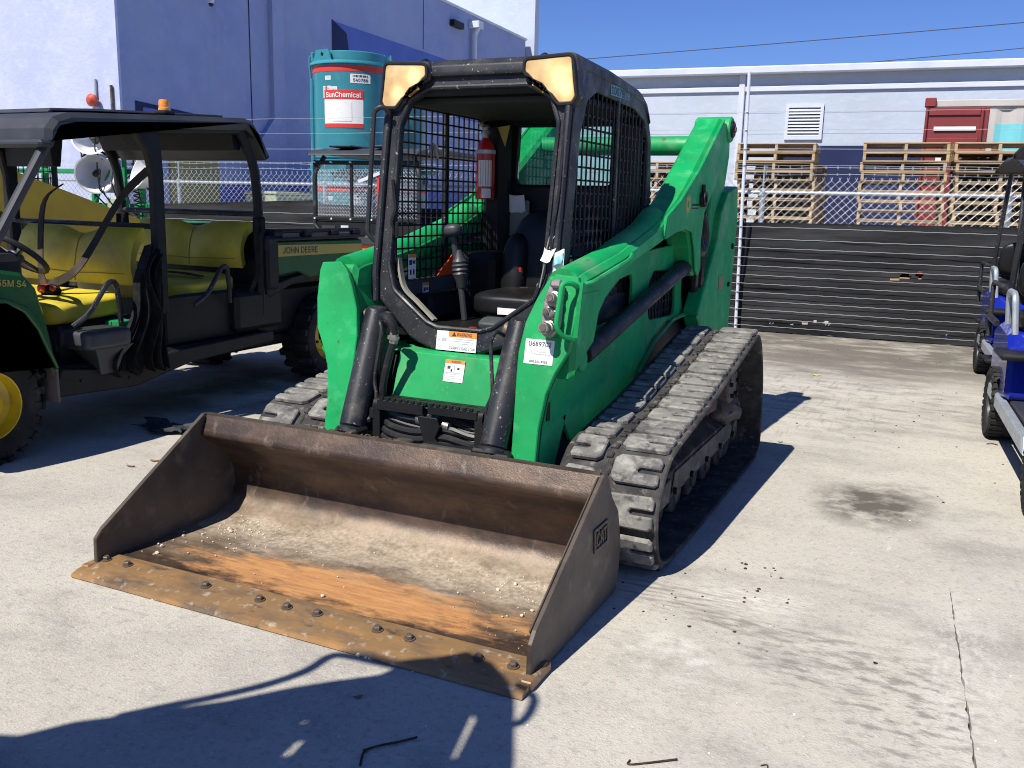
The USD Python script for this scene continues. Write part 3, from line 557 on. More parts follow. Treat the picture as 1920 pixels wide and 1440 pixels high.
for s in (-13.2, -10.6, -8.0, -5.45, -2.7, .505, 3.07, 5.6):
    po = CF.part('post', cyl(F(s, .05, -.03), F(s, .05, 1.66), .032, 12), 'galv')
    CF.part('barb_arm', [cyl(F(s, .05, 1.66), F(s, .05, 1.93), .011, 8), cyl(F(s, .05, 1.58), F(s, .05, 1.67), .04, 12, .008)], 'galv', parent=po)
for k, z in enumerate((1.838, 1.912)):
    b = [tube([F(S0+q*(S1-S0)/40, .05, z-.012*(q % 4 == 2)) for q in range(41)], .0028, 5)]
    for s in np.arange(S0, S1, .13):
        c = F(s, .05, z); b += [cyl(c-(US*.4+[0, 0, 1])*.016, c+(US*.4+[0, 0, 1])*.016, .0022, 4), cyl(c-(US*.5-[0, 0, 1])*.016, c+(US*.5-[0, 0, 1])*.016, .0022, 4)]
    CF.part('barbed_wire', b, 'wire', smooth=False)
CF.part('tie_wire', tube([F(S0, -.02, 1.26), F(S1, -.02, 1.26)], .003, 5), 'wire')
# cloth screen: wrinkled sheet on the yard side, torn in places
nu, nv = 640, 44
def scr(s, t):
    a = -14.8+s*(20.6); top = np.interp(a, [-14.8, -9, -5.6, -5.4, -.4, .3, 3, 6], [1.27, 1.27, 1.41, 1.36, 1.29, 1.28, 1.305, 1.31])
    z = .012+t*(top-.012)
    w = .045*(meshkit.fbm(np.array([a*.8, z*5, 0.]))-.5)+.022*(meshkit.fbm(np.array([a*2.5, z*13, 4.]))-.5)
    return F(a, -.035-w-.012*(t > .985), z+.02*(meshkit.noise(np.array([a*3., 0, 3.]))-.5)*(t < .03))
g = grid(scr, nu, nv); cen = g.triangles_center; sv = cen@US; zc = cen[:, 2]
keep = np.ones(len(cen), bool)
for hs, hz, ra, rb in ((2.13, .735, .055, .032), (2.27, .755, .035, .04), (2.02, .69, .05, .02), (1.34, .16, .034, .02), (1.10, .14, .034, .018), (1.22, .17, .02, .022), (.95, .12, .018, .02), (.72, .10, .03, .014), (.1, .2, .02, .03), (-.14, .13, .09, .10), (-.16, .25, .04, .05), (3.0, .3, .03, .02), (2.6, .09, .05, .025)):
    wv = meshkit.fbm(cen*30)-.5
    keep &= ((sv-hs)/ra)**2+((zc-hz)/rb)**2+wv*.9 > 1
g.update_faces(keep)
solo('privacy_screen', g, 'screen', 'black cloth windscreen hung along the chain link fence, torn near the ground', 'fence screen', smooth=True)
solo('screen_seam', tube([F(.30, -.075, .01), F(.335, -.07, .5), F(.38, -.075, 1.0), F(.40, -.07, 1.27)], .014, 6), 'glassy_black', 'dark upright seam cord down the black fence screen near the white pole', 'cord')
# ---- electric security fence standing just in front
EF = Thing('electric_fence', 'white leaning pole and thin level wires standing in front of the screened fence', 'fence', F(0, -.12, 0))
zs = [2.92, 2.715, 2.51, 2.312, 2.11, 1.925, 1.1, .996, .885, .786, .68, .58, .48, .38, .279, .178, .09]
zs = [2.513, 2.315, 2.108, 1.929, 1.235, 1.10, .996, .885, .786, .68, .58, .48, .38, .279, .178, .09]
for s0, lean in ((.325, -.045), (-13., 0.), (5.9, 0.)):
    po = EF.part('pole', cyl(F(s0, -.12, -.03), F(s0+lean, -.125, 2.95), .019, 10), 'trim_pale')
    for z in zs: EF.part('insulator', cyl(F(s0+lean*z/2.95-.01, -.146, z), F(s0+lean*z/2.95+.012, -.146, z), .008, 8, .002), 'pale_print', parent=po)
for z in zs: EF.part('wire', tube([F(-15, -.15, z), F(-6, -.15, z-.012), F(.3, -.15, z), F(3, -.15, z-.006), F(6, -.15, z)], .0021 if z > 1.9 else .0026, 5), 'wire')

# ---- overhead lines in the sky
def far(p, q, sag, n=12): p, q = np.array(p), np.array(q); return [p+(q-p)*k/n-[0, 0, sag*4*(k/n)*(1-k/n)] for k in range(n+1)]
solo('overhead_line', tube(far((-18, 30.9, 6.45), (12, 33, 7.80), .06), .014, 5), 'print', 'upper thin dark cable rising to the right across the blue sky', 'cable')
solo('overhead_line', tube(far((-6, 31.7, 6.0), (12, 33, 7.2), .04), .012, 5), 'print', 'lower thin dark cable above the warehouse roof at far right', 'cable')

# ---- pallets
def pallet_proto(name, loc, label, group):
    t = Thing(name, label, 'pallet', loc, group)
    L = np.array(loc); r = random.Random(3)
    w, dp = 1.08, 1.0
    def bd(nm, x0, x1, y0, y1, z0, z1): t.part(nm, box(x0, x1, y0, y1, z0, z1, .004).apply_translation(L), f'wood{r.randrange(5)}', smooth=False)
    for y0, y1 in ((0, .12), (.158, .25), (.29, .38), (.42, .51), (.55, .64), (.68, .77), (.80, .89), (.91, 1.0)): bd('top_board', -w/2, w/2, y0, y1, .110, .1295)
    for x in (-w/2, -.02, w/2-.04): bd('stringer', x, x+.04, .004, .996, .0225, .1095)
    for y0, y1 in ((0, .12), (.26, .36), (.64, .74), (.90, 1.0)): bd('bottom_board', -w/2, w/2, y0, y1, .0, .022)
    return t
PP = None
ORD = ['top', 'second', 'third', 'fourth', 'fifth', 'sixth', 'seventh', 'eighth', 'ninth', 'tenth', 'eleventh', 'twelfth', 'thirteenth', 'fourteenth', 'fifteenth', 'sixteenth', 'seventeenth', 'eighteenth']
stacks = [(-2.22, 11.5, 16, 'behind the green lift arm', 5), (-.44, 11.42, 18, 'left of the dark blue wall gap', 1), (1.24, 11.45, 18, 'right of the dark blue wall gap', 2), (2.42, 11.5, 18, 'at the right before the container', 3), (-.44, 12.6, 16, 'at the back left of the blue wall gap', 16), (2.42, 12.62, 17, 'at the back at the right edge', 18), (-2.15, 12.6, 15, 'at the back behind the green lift arm', 19)]
for sx, sy, n, where, sd in stacks:
    r = random.Random(sd)
    for k in range(n):
        z = k*.1308; o = ORD[n-1-k]
        lab = f'wooden pallet, {o} down in the stack {where}' if k < n-1 else f'top wooden pallet of the stack {where}'
        loc = (sx+r.uniform(-.03, .03), sy+r.uniform(-.03, .03), z); grp = 'stacked wooden pallets behind the fence'
        rz = 3.9+r.uniform(-1.2, 1.2)+(180 if r.random() < .5 else 0)
        if PP is None: PP = pallet_proto('wooden_pallet', loc, lab, grp); continue
        if sd > 10:
            rz = 93.9+r.uniform(-1, 1); loc = (sx+.5+r.uniform(-.04, .04), sy+.5, z); lab = lab.replace('wooden pallet', 'crosswise pallet').replace('at the back left of the blue wall gap', 'behind, left of the blue wall').replace('at the back right of the blue wall gap', 'behind, right of the blue wall').replace('at the back at the right edge', 'behind, at the right edge').replace('at the back behind the green lift arm', 'far behind the green lift arm')
            Thing('wooden_pallet', lab, 'pallet', loc, grp, rz, PP); continue
        if rz > 90: loc = (loc[0]-.068, loc[1]+1.0, z)
        Thing('wooden_pallet', lab, 'pallet', loc, grp, rz, PP)
# ---- shipping container with its red door swung open
SC = Thing('shipping_container', 'grey corrugated shipping container with red door leaf open and cyan logo', 'container', F(3.3, 5.3, 0))
dC = 5.3
xs = np.arange(3.22, 9.3, .095); poly = []
for i, s in enumerate(xs): poly.append((s, dC+(.036 if (i//2) % 2 else 0)))
poly = np.array(poly+[(xs[-1], dC+.06), (xs[0], dC+.06)])
wall = lambda z0, z1, P=poly: frame(pxy(P, z0, z1), FP, US, ND)
SC.part('corrugated_side', wall(.3, 3.06), 'cont_grey', smooth=False)
xs2 = xs[(xs > 3.28) & (xs < 6.6)]
lg = [(s, dC-.003+(.036 if (i//2) % 2 else 0)) for i, s in enumerate(xs) if 3.26 < s < 6.6]
lg = np.array(lg+[(x, y+.002) for x, y in lg[::-1]])
SC.part('logo_panel', wall(2.20, 2.80, lg), 'cyan', smooth=False)
SC.part('top_rail', fbox(2.3, 9.3, dC-.03, dC+.08, 3.062, 3.17, .01), 'cont_grey')
SC.part('body', fbox(3.2, 9.3, dC+.062, dC+2.4, .28, 3.16), 'cont_grey', smooth=False)
dr = SC.part('door', [fbox(2.31, 3.16, dC-.06, dC-.0, .3, 3.05, .008)], 'cont_red')
for z0, z1 in ((2.93, 3.05), (2.46, 2.58), (.3, .45)): SC.part('door_rail', fbox(2.36, 3.10, dC-.085, dC-.062, z0, z1, .008), 'cont_red', parent=dr)
SC.part('door_stripe', fbox(2.45, 3.05, dC-.089, dC-.0855, 2.70, 2.76), 'sticker', parent=dr, smooth=False)
SC.part('placard', fbox(2.52, 2.70, dC-.066, dC-.0625, 2.15, 2.33), 'sticker', parent=dr, smooth=False)
for s in (2.33, 3.12): SC.part('lock_rod', cyl(F(s, dC-.1, .32), F(s, dC-.1, 3.04), .02, 8), 'cont_red', parent=dr)
SC.part('corner_post', fbox(3.165, 3.215, dC-.04, dC+.1, .28, 3.06, .005), 'cont_red')
SC.part('corner_casting', fbox(2.29, 2.45, dC-.1, dC+.06, 3.062, 3.20, .012), 'cont_red')
for s in (3.3, 8.9): SC.part('foot', fbox(s, s+.3, dC+.1, dC+2.3, 0, .279), 'mud')

# ---- teal cylindrical totes, two high
def tank(loc, label, proto=None):
    if proto: return Thing('ink_tank', label, 'tank', loc, 'teal cylindrical tanks stacked behind the fence', 0, proto)
    t = Thing('ink_tank', label, 'tank', loc, 'teal cylindrical tanks stacked behind the fence'); L = np.array(loc, float); R = .62
    up = lambda m: tm(m).copy().apply_translation(L)
    t.part('shell', up(lathe([(1e-4, .2), (R-.03, .2), (R, .23), (R, 1.66), (1e-4, 1.66)], 56)), 'teal')
    t.part('red_stripe', up(lathe([(R+.001, 1.53), (R+.004, 1.53), (R+.004, 1.62), (R+.001, 1.62), (R+.001, 1.53)], 56)), 'red_flat')
    t.part('rim', up(lathe([(R, 1.64), (R+.045, 1.645), (R+.05, 1.66), (R+.045, 1.69), (R-.02, 1.70), (R-.02, 1.64), (R, 1.64)], 56)), 'teal_light')
    ring = [(R-.06, 1.69), (R-.06, 1.83), (R-.075, 1.845), (R-.09, 1.83), (R-.09, 1.70), (1e-4, 1.70)]
    t.part('lid', up(lathe(ring, 56)), 'teal')
    for a in (-104, 40):
        q = math.radians(a); c = np.array([math.cos(q)*(R-.03), math.sin(q)*(R-.03), 0]); U = np.array([-math.sin(q), math.cos(q), 0])
        t.part('lifting_lug', up(prism([(-.22, 1.68), (.22, 1.68), (.15, 1.86), (-.15, 1.86)], .02, c, U, (0, 0, 1), [[(math.cos(k)*.035, 1.79+math.sin(k)*.035) for k in np.arange(0, 6.2, .6)]])), 'teal')
    q = math.radians(-142); c = np.array([math.cos(q), math.sin(q), 0])*(R+.03); U = np.array([-math.sin(q), math.cos(q), 0])
    t.part('guard_rail', up([frame(box(-.06, -.02, -.02, .02, -.15, 1.45, .006), c, U, c/np.linalg.norm(c), (0, 0, 1)), frame(box(.02, .06, -.02, .02, -.15, 1.45, .006), c, U, c/np.linalg.norm(c), (0, 0, 1)), frame(box(.095, .11, -.02, .02, .05, 1.4, .004), c, U, c/np.linalg.norm(c), (0, 0, 1))]), 'teal_light')
    t.part('latch', up([tube(fillet([c*1.0+[0, 0, 1.45], c*1.03+[0, 0, 1.66], c*1.03+[0, 0, 1.80], c*.86+U*.03+[0, 0, 1.82], c*.82+U*.12+[0, 0, 1.70]], .05), .016, 8), frame(box(-.07, .07, -.03, .03, 1.70, 1.86, .02), c*.95, U, c/np.linalg.norm(c), (0, 0, 1)), frame(box(.06, .2, -.02, .02, 1.70, 1.745, .01), c*.93, U, c/np.linalg.norm(c), (0, 0, 1))]), 'teal')
    t.part('base_frame', up([lathe([(R-.05, 0), (R, 0), (R, .2), (R-.05, .2), (R-.05, 0)], 40)]), 'teal')
    for s in (-1, 1):
        t.part('fork_pocket', up(frame(box(-.85, .85, s*.34-.11, s*.34+.11, .03, .17, .01), (0, 0, 0), np.array([.83, -.56, 0]), np.array([.56, .83, 0]))), 'teal')
    def wrap(m, a0, z0, off=.002):
        m = tm(m).copy(); m = m.subdivide_to_size(.09) if m.extents[0] > .2 and len(m.faces) < 40 else m
        x, y, w = m.vertices.T; a = math.radians(a0)+x/R; rr = R+off+w
        m.vertices = np.stack([rr*np.cos(a), rr*np.sin(a), z0+y], 1)+L; return m
    A = -69
    t.part('maker_label', wrap(box(-.32, .32, -.30, .27, 0, .001), A, .98), 'sticker', smooth=60)
    t.part('label_band', [wrap(box(-.32, .32, .13, .27, .0025, .0035), A, .98), wrap(box(-.32, .32, -.30, -.235, .0025, .0035), A, .98)], 'red_flat', smooth=60)
    t.part('lettering', wrap(text('SunChemical', .072, (0, .197, 0), (1, 0, 0), (0, 1, 0), .001, True, width=.57), A, .98, .007), 'sticker', smooth=False)
    t.part('paper_slip', wrap(box(-.17, .14, -.2, .09, .004, .0055), A, .98), 'paper', smooth=60)
    t.part('number_label', wrap(box(-.16, .16, -.075, .06, 0, .001), A+26, 1.43), 'sticker', smooth=60)
    t.part('number', wrap(text('540788', .045, (0, -.03, 0), (1, 0, 0), (0, 1, 0), .001, True), A+26, 1.43, .004), 'print', smooth=False)
    t.part('bar_code', wrap([box(x, x+.008+.006*(i % 3), .015, .045, .0015, .0025) for i, x in enumerate(np.arange(-.12, .11, .022))], A+26, 1.43, .002), 'print', smooth=False)
    for a, z, w, h, red in ((A-25, 1.22, .07, .09, 1), (A-13, 1.24, .055, .06, 0), (A-23, 1.43, .055, .03, 0)):
        pl = t.part('small_label', wrap(box(-w, w, -h, h, 0, .001), a, z), 'sticker', smooth=60)
        t.part('small_print', wrap([box(-w*.8, w*.8, h*(.75-.28*k), h*(.75-.28*k)+h*.1, .0015, .0025) for k in range(6)], a, z, .001), 'red_flat' if red else 'pale_print', parent=pl, smooth=False)
    return t
TK = tank((-7.06, 10.54, 1.845), 'upper teal tank on its stack, fully in view left of the loader cab')
tank((-7.06, 10.54, 0.01), 'lower teal tank seen through the black mesh panel below the other', TK)
tank((-7.29, 12.1, 1.845), 'upper teal tank half hidden behind the left post of the loader cab', TK)
tank((-7.29, 12.1, .01), 'lower teal tank standing behind the left post of the loader cab', TK)
# ================================================================== compact track loader
TL = Thing('track_loader', 'worn green compact track loader with black cab and bucket on the ground', 'track loader', (0, 2.0, 0))
A = lambda *a, **k: TL.part(*a, **k)
# ---- tracks
LOOP = [(1.30, .012), (2.0, .0), (2.9, .012), (3.04, .03), (3.125, .10), (3.115, .28), (3.07, .47), (2.985, .645), (2.90, .74), (2.79, .762), (2.30, .672), (1.72, .568), (1.22, .496), (1.10, .445), (1.025, .37), (.985, .285), (.992, .18), (1.04, .08), (1.13, .03)]
def resample(P, n, closed=True):
    P = np.asarray(P, float); Q = np.vstack([P, P[:1]]); d = np.r_[0, np.cumsum(np.linalg.norm(np.diff(Q, axis=0), axis=1))]
    t = np.arange(n)*d[-1]/n; return np.stack([np.interp(t, d, Q[:, 0]), np.interp(t, d, Q[:, 1])], 1), d[-1]
loop, LEN = resample(catmull([(a, b, 0) for a, b in LOOP], 8, True)[:, :2], 220)
NL = 31
def track(sg):
    dx = 0. if sg > 0 else .10
    def A(n, m, *a, **k): return TL.part(n, [tm(q).copy().apply_translation((dx, 0, 0)) for q in m] if isinstance(m, (list, tuple)) else m.copy().apply_translation((dx, 0, 0)), *a, **k)
    x0, x1 = sorted((sg*.615, sg*1.062))
    inner = inset(loop, .020)
    ring = pyz(inset(loop, .0), x0, x1, [inner], .006)
    tk = A('track', ring, 'belt', label='rubber track on the side facing the blue carts' if sg > 0 else 'rubber track on the side by the green utility vehicle')
    fine, L = resample(catmull([(a, b, 0) for a, b in LOOP], 8, True)[:, :2], 2000)
    def lug(t0, poly, h):
        k = int(round(t0/L*2000)) % 2000; c = fine[k]; tg = fine[(k+6) % 2000]-fine[k-6]; tg /= np.linalg.norm(tg)
        # loop runs forward along the ground then up the back: outward is to the right of travel
        nn = np.array([tg[1], -tg[0]])
        O = np.array([0, c[0], c[1]])-np.array([0, nn[0], nn[1]])*.004
        return prism(poly, h, O, (1, 0, 0), (0, tg[0], tg[1]), b=.006, W=(0, nn[0], nn[1]))
    r = random.Random(11+sg)
    for i in range(NL):
        t = i*L/NL
        w = .066; j = lambda: r.uniform(-.003, .003)
        e = 1.030+j()
        out = [(.868, -w+j()), (e, -w+j()), (e+.012, -w+.014), (e+.010, -.013), (.955, -.013), (.945, 0), (.955, .013), (e+.010, .013), (e+.012, w-.014), (e, w+j()), (.868, w+j()), (.846, w-.022), (.844, -w+.022)]
        inn = [(.786, -w+.020), (.786, w-.020), (.768, w+j()), (.660, w+j()), (.650, w-.016), (.652, .013), (.715, .013), (.725, 0), (.715, -.013), (.652, -.013), (.650, -w+.016), (.660, -w+j()), (.768, -w+j())]
        for q, tt in ((out, t), (inn, t+L/NL*.5)):
            P = np.array(rnd(q, .004, 1)); 
            if sg < 0: P = P*[-1, 1]
            A('lug', lug(tt, P, .026), 'rubber', parent=tk, smooth=28)
    emb = []
    for i in range(NL):
        for tf, x0_, x1_, w0, h_ in ((.25, .800, .832, .020, .016), (.02, .806, .836, .026, .012), (.62, .80, .826, .016, .018), (.80, .812, .838, .014, .010)):
            P = np.array([(x0_, -w0), (x1_, -w0+.004), (x1_, w0-.003), (x0_, w0)])*[sg, 1]; emb.append(lug(i*L/NL+L/NL*tf, P, h_))
    A('centre_studs', emb, 'belt', parent=tk, kind='stuff')
    s = lambda a, b: tuple(sorted((sg*a, sg*b)))
    sec = lambda y, zt, zb, zi: [(sg*.935, y, zb), (sg*.935, y, zt), (sg*.76, y, zi), (sg*.70, y, zi), (sg*.70, y, zb)]
    fr = A('track_frame', loft([sec(1.26, .235, .155, .24), sec(1.55, .275, .155, .36), sec(2.0, .29, .15, .45), (sec(2.55, .28, .15, .43)), sec(2.82, .25, .155, .33), sec(2.92, .20, .17, .22)]), 'mud_dark')
    A('frame_skirt', [pyz([(1.26, .145), (1.56, .152), (1.57, .262), (1.28, .235)], *s(.937, .950), b=.004), pyz([(1.62, .17), (2.80, .165), (2.86, .22), (2.78, .268), (1.66, .268)], *s(.937, .944), b=.003)], 'mud')
    A('gusset', pyz([(2.08, .40), (2.62, .36), (2.64, .68), (2.34, .66)], *s(.70, .90), b=.006), 'brown_steel')
    for y in np.linspace(1.52, 2.72, 5):
        ro = A('roller', lathe([(1e-4, 0), (.05, 0), (.055, .012), (.095, .02), (.10, .03), (.10, .07), (.085, .08), (.085, .14), (.10, .15), (.10, .19), (.055, .20), (1e-4, .20)], 22, (sg*.92, y, .118), (-sg, 0, 0)), 'mud_dark')
        A('hub_bolt', [cyl((sg*.944, y+.12, .185), (sg*.962, y+.12, .185), .016, 6)], 'dark_plain', parent=ro)
    A('idler', lathe([(1e-4, .0), (.06, 0), (.07, .03), (.19, .05), (.20, .06), (.20, .16), (.07, .18), (1e-4, .18)], 30, (sg*.95, 1.235, .235), (-sg, 0, 0)), 'mud')
    A('idler', lathe([(1e-4, .0), (.06, 0), (.07, .03), (.165, .05), (.175, .06), (.175, .16), (.07, .18), (1e-4, .18)], 30, (sg*.95, 2.90, .20), (-sg, 0, 0)), 'mud_dark')
    teeth = []
    for k in range(30):
        a = k*2*math.pi/30; rr = .235 if k % 2 else .20; teeth.append((2.76+math.cos(a)*rr, .50+math.sin(a)*rr))
    A('sprocket', [pyz(teeth, *s(.80, .86), b=.006), cyl((sg*.74, 2.76, .50), (sg*.95, 2.76, .50), .12, 20, .01)], 'mud')
    for y, z in ((2.62, .63), (2.62, .55), (2.70, .52)): A('frame_bolt', cyl((sg*.89, y, z), (sg*.95, y, z), .018, 6, .003), 'dark_plain')
    A('hub_bolt', [cyl((sg*.95, 2.76+.08*math.cos(a), .50+.08*math.sin(a)), (sg*.97, 2.76+.08*math.cos(a), .50+.08*math.sin(a)), .012, 6) for a in np.arange(0, 6.2, 1.05)], 'dark_plain')
    A('mud_cake', jitter(trimesh.creation.icosphere(3, .12).apply_transform(np.diag([.9, 1.3, .8, 1])).apply_translation((sg*.88, 2.80, .33)), .10, 14, 3), 'grit' if False else 'mud')
track(1); track(-1)

# ---- main frame
hole = rnd([(2.48, .845), (3.01, .825), (3.0, 1.06), (2.92, 1.09), (2.55, 1.11), (2.47, 1.05)], .06)
hole2 = rnd([(3.14, .86), (3.55, .80), (3.55, 1.02), (3.45, 1.16), (3.12, 1.18)], .12)
hole3 = rnd([(1.66, .90), (2.18, .90), (2.20, 1.12), (1.98, 1.10), (1.72, 1.0)], .06)
side = [(1.20, .60), (1.22, .70), (1.26, .80), (1.55, .84), (1.62, 1.05), (1.9, 1.18), (2.25, 1.22), (3.0, 1.24), (3.62, 1.26), (3.70, .74), (3.10, .80), (2.86, .80), (2.55, .71), (2.36, .58), (1.9, .43), (1.55, .38), (1.40, .42), (1.30, .54)]
for sg in (1, -1):
    x0, x1 = sorted((sg*.505, sg*.525))
    sp = A('side_panel', pyz(side, x0, x1, [hole, hole2, hole3], .004), 'green')
    bars = []
    for y in np.arange(2.50, 3.04, .062): bars.append(box(sg*.498, sg*.504, y, y+.008, .80, 1.12))
    for z in np.arange(.86, 1.1, .055): bars.append(box(sg*.495, sg*.5, 2.45, 3.04, z, z+.007))
    A('side_grille', bars, 'dark_plain', parent=sp, kind='stuff')
    A('wheel_arch', tube([(sg*.54, 2.30, .585), (sg*.55, 2.55, .725), (sg*.56, 2.86, .815), (sg*.56, 3.12, .82)], .012, 6), 'green', parent=sp)
    ru = A('rear_upright', pyz(rnd([(3.22, .72), (3.10, .82), (3.50, 1.26), (3.56, 1.42), (3.72, 1.55), (4.0, 1.60), (4.05, 1.36), (3.98, .58), (3.9, .50), (3.5, .55)], .04), *sorted((sg*.545, sg*.64)), b=.008), 'green')
    A('plate_bolt', [cyl((sg*.64, 3.93, 1.2), (sg*.652, 3.93, 1.2), .02, 10), cyl((sg*.64, 3.88, .95), (sg*.652, 3.88, .95), .016, 10)], 'dark_plain', parent=ru)
    A('faded_plate', box(sg*.641, sg*.643, 3.60, 3.74, .93, 1.02), 'olive', parent=ru)
A('main_frame', [pyz([(1.12, .30), (1.14, .56), (1.22, .76), (2.4, .80), (3.9, .78), (3.95, .42), (3.6, .26), (1.3, .22)], -.5, .5, b=.01)], 'dark_plain')
for sg in (-1, 1): A('hydraulic_bay', box(sg*.40, sg*.495, 2.98, 3.80, .80, 1.42, .02), 'dark_plain')
A('engine_bay', [box(-.46, .46, 2.62, 3.88, .79, 1.30, .02)], 'dark_plain')
A('engine_hood', pyz(rnd([(2.62, 1.305), (3.90, 1.305), (3.95, 1.36), (3.80, 1.46), (2.70, 1.42)], .04), -.50, .50, b=.02), 'dark_paint')
A('rear_door', box(-.54, .54, 3.90, 4.0, .45, 1.45, .03), 'green')
A('front_panel', pyz(rnd([(1.222, .795), (1.24, .78), (1.165, .575), (1.13, .575), (1.20, .785)], .008), -.248, .30, b=.006), 'green')
A('panel_top', pyz([(1.212, .782), (1.235, .788), (1.42, .79), (1.42, .778)], -.33, .33), 'green')
for sg in (-1, 1): A('recess_wall', box(sg*.335, sg*.40, 1.19, 1.6, .35, .80, .01), 'green')
A('cross_member', box(-.5, .5, 1.02, 1.11, .33, .425, .02), 'green')
for k in range(7):
    z0 = .44+.018*k; A('hose', tube(catmull([(-.30, 1.10+.01*(k % 3), z0+.05), (-.21, 1.055+.012*(k % 3), z0+.01*(k % 2)), (-.05, 1.045+.012*(k % 3), z0-.012), (.09, 1.05+.012*((k+1) % 3), z0+.008*(k % 3)), (.22, 1.06, z0-.008), (.31, 1.11, z0+.03)], 5), .009+.003*(k % 3), 7), 'hose')
A('valve_stack', [box(-.16, -.06, 1.07, 1.14, .43, .56, .006), box(.12, .20, 1.06, 1.14, .42, .50, .006)], 'dark_plain')
A('axle_plate', box(-.46, .46, 1.115, 1.16, .15, .56, .01), 'dark_plain')
# step with slots and toothed edge
slots = [rnd([(x, y), (x+.055, y), (x+.055, y+.014), (x, y+.014)], .006, 2) for x in np.arange(-.23, .2, .078) for y in (1.045, 1.085)]
st = A('step', prism(rnd([(-.25, 1.02), (.25, 1.02), (.25, 1.125), (-.25, 1.125)], .012), .006, (0, 0, .588), (1, 0, 0), (0, 1, 0), slots), 'dark_plain')
A('step_lip', [box(-.25, -.015, 1.014, 1.020, .545, .592, .002), box(.01, .25, 1.014, 1.020, .555, .592, .002)], 'dark_plain', parent=st)
A('step_teeth', [box(x, x+.016, 1.012, 1.024, .592, .604) for x in np.arange(-.235, .23, .032)], 'dark_plain', parent=st, kind='stuff')
for x in (-.256, .256): A('step_bracket', tube(fillet([(x, 1.10, .59), (x, 1.022, .59), (x, 1.02, .34)], .03), .01, 4, flat=(.018, .004, (0, 1, 0))), 'dark_plain')
A('bracket_lever', pxz(rnd([(-.035, .545), (.065, .545), (.075, .50), (.055, .455), (.09, .40), (.075, .36), (.03, .365), (.0, .43)], .012), 1.0, 1.012, b=.002), 'dark_plain')
for k, (z, y, r0) in enumerate(((.53, 1.06, .02), (.475, 1.045, .016), (.445, 1.03, .016), (.415, 1.02, .014))):
    A('hose', tube(catmull([(-.28, y+.05, z+.03), (-.2, y, z), (-.06, y-.01, z-.012), (.08, y, z+.012), (.2, y+.02, z-.01), (.3, y+.06, z)], 5), r0, 8), 'hose')
A('hose_clamp', [cyl((-.06, 1.05, .522), (-.025, 1.05, .517), .026, 12)], 'bare'); A('hose_clamp', cyl((.07, 1.05, .505), (.1, 1.05, .503), .022, 12), 'bare')
A('lock_bar', tube([(.06, .97, .40), (.24, .93, .355)], .0, 4, flat=(.03, .006, (0, 0, 1))), 'brown_steel')
# coupler plate behind the bucket
A('coupler', [box(-.55, .55, .89, .94, .12, .40, .012), box(-.36, -.28, .90, 1.0, .2, .47, .01), box(.28, .36, .90, 1.0, .2, .47, .01), box(.04, .45, .91, .96, .40, .455, .006)], 'dark_plain')
for x in (-.40, .40): A('coupler_ear', pyz(rnd([(.895, .14), (1.03, .16), (1.05, .40), (.96, .47), (.90, .40)], .03), x-.03, x+.03, b=.005), 'dark_plain')

# ---- lift arms
armp = [(1.19, 1.16), (1.13, .92), (1.12, .74), (1.17, .77), (1.30, .86), (1.36, .95), (1.48, 1.04), (1.63, 1.12), (1.93, 1.20), (2.33, 1.27), (2.52, 1.315), (2.70, 1.33), (2.84, 1.31), (2.91, 1.22), (2.96, 1.09), (3.03, 1.05), (3.085, 1.09), (3.06, 1.26), (3.10, 1.42), (3.26, 1.52), (3.50, 1.72), (3.66, 1.86), (3.67, 1.95), (3.60, 1.985), (3.45, 1.985), (2.95, 1.685), (2.76, 1.575), (2.60, 1.49), (2.2, 1.35), (1.7, 1.24), (1.25, 1.175)]
link = rnd([(3.46, 1.98), (3.72, 1.99), (3.84, 1.93), (3.86, 1.78), (3.80, 1.62), (3.66, 1.30), (3.56, 1.02), (3.46, .95), (3.38, 1.02), (3.42, 1.34), (3.44, 1.62)], .05)
fpl = [(.42, .405), (.412, .56), (.405, .70), (.402, .85), (.42, .97), (.46, 1.07), (.497, 1.14), (.535, 1.172), (.632, 1.165), (.643, 1.13), (.643, 1.0), (.625, .87), (.575, .775), (.545, .69), (.528, .55), (.53, .405)]
PV = np.array([0, .2, 1.])/math.hypot(.2, 1)
def onplate(x, z, out=0.): return np.array([x, .915+.2*z, z])+out*np.array([0, -1, .2])/math.hypot(.2, 1)
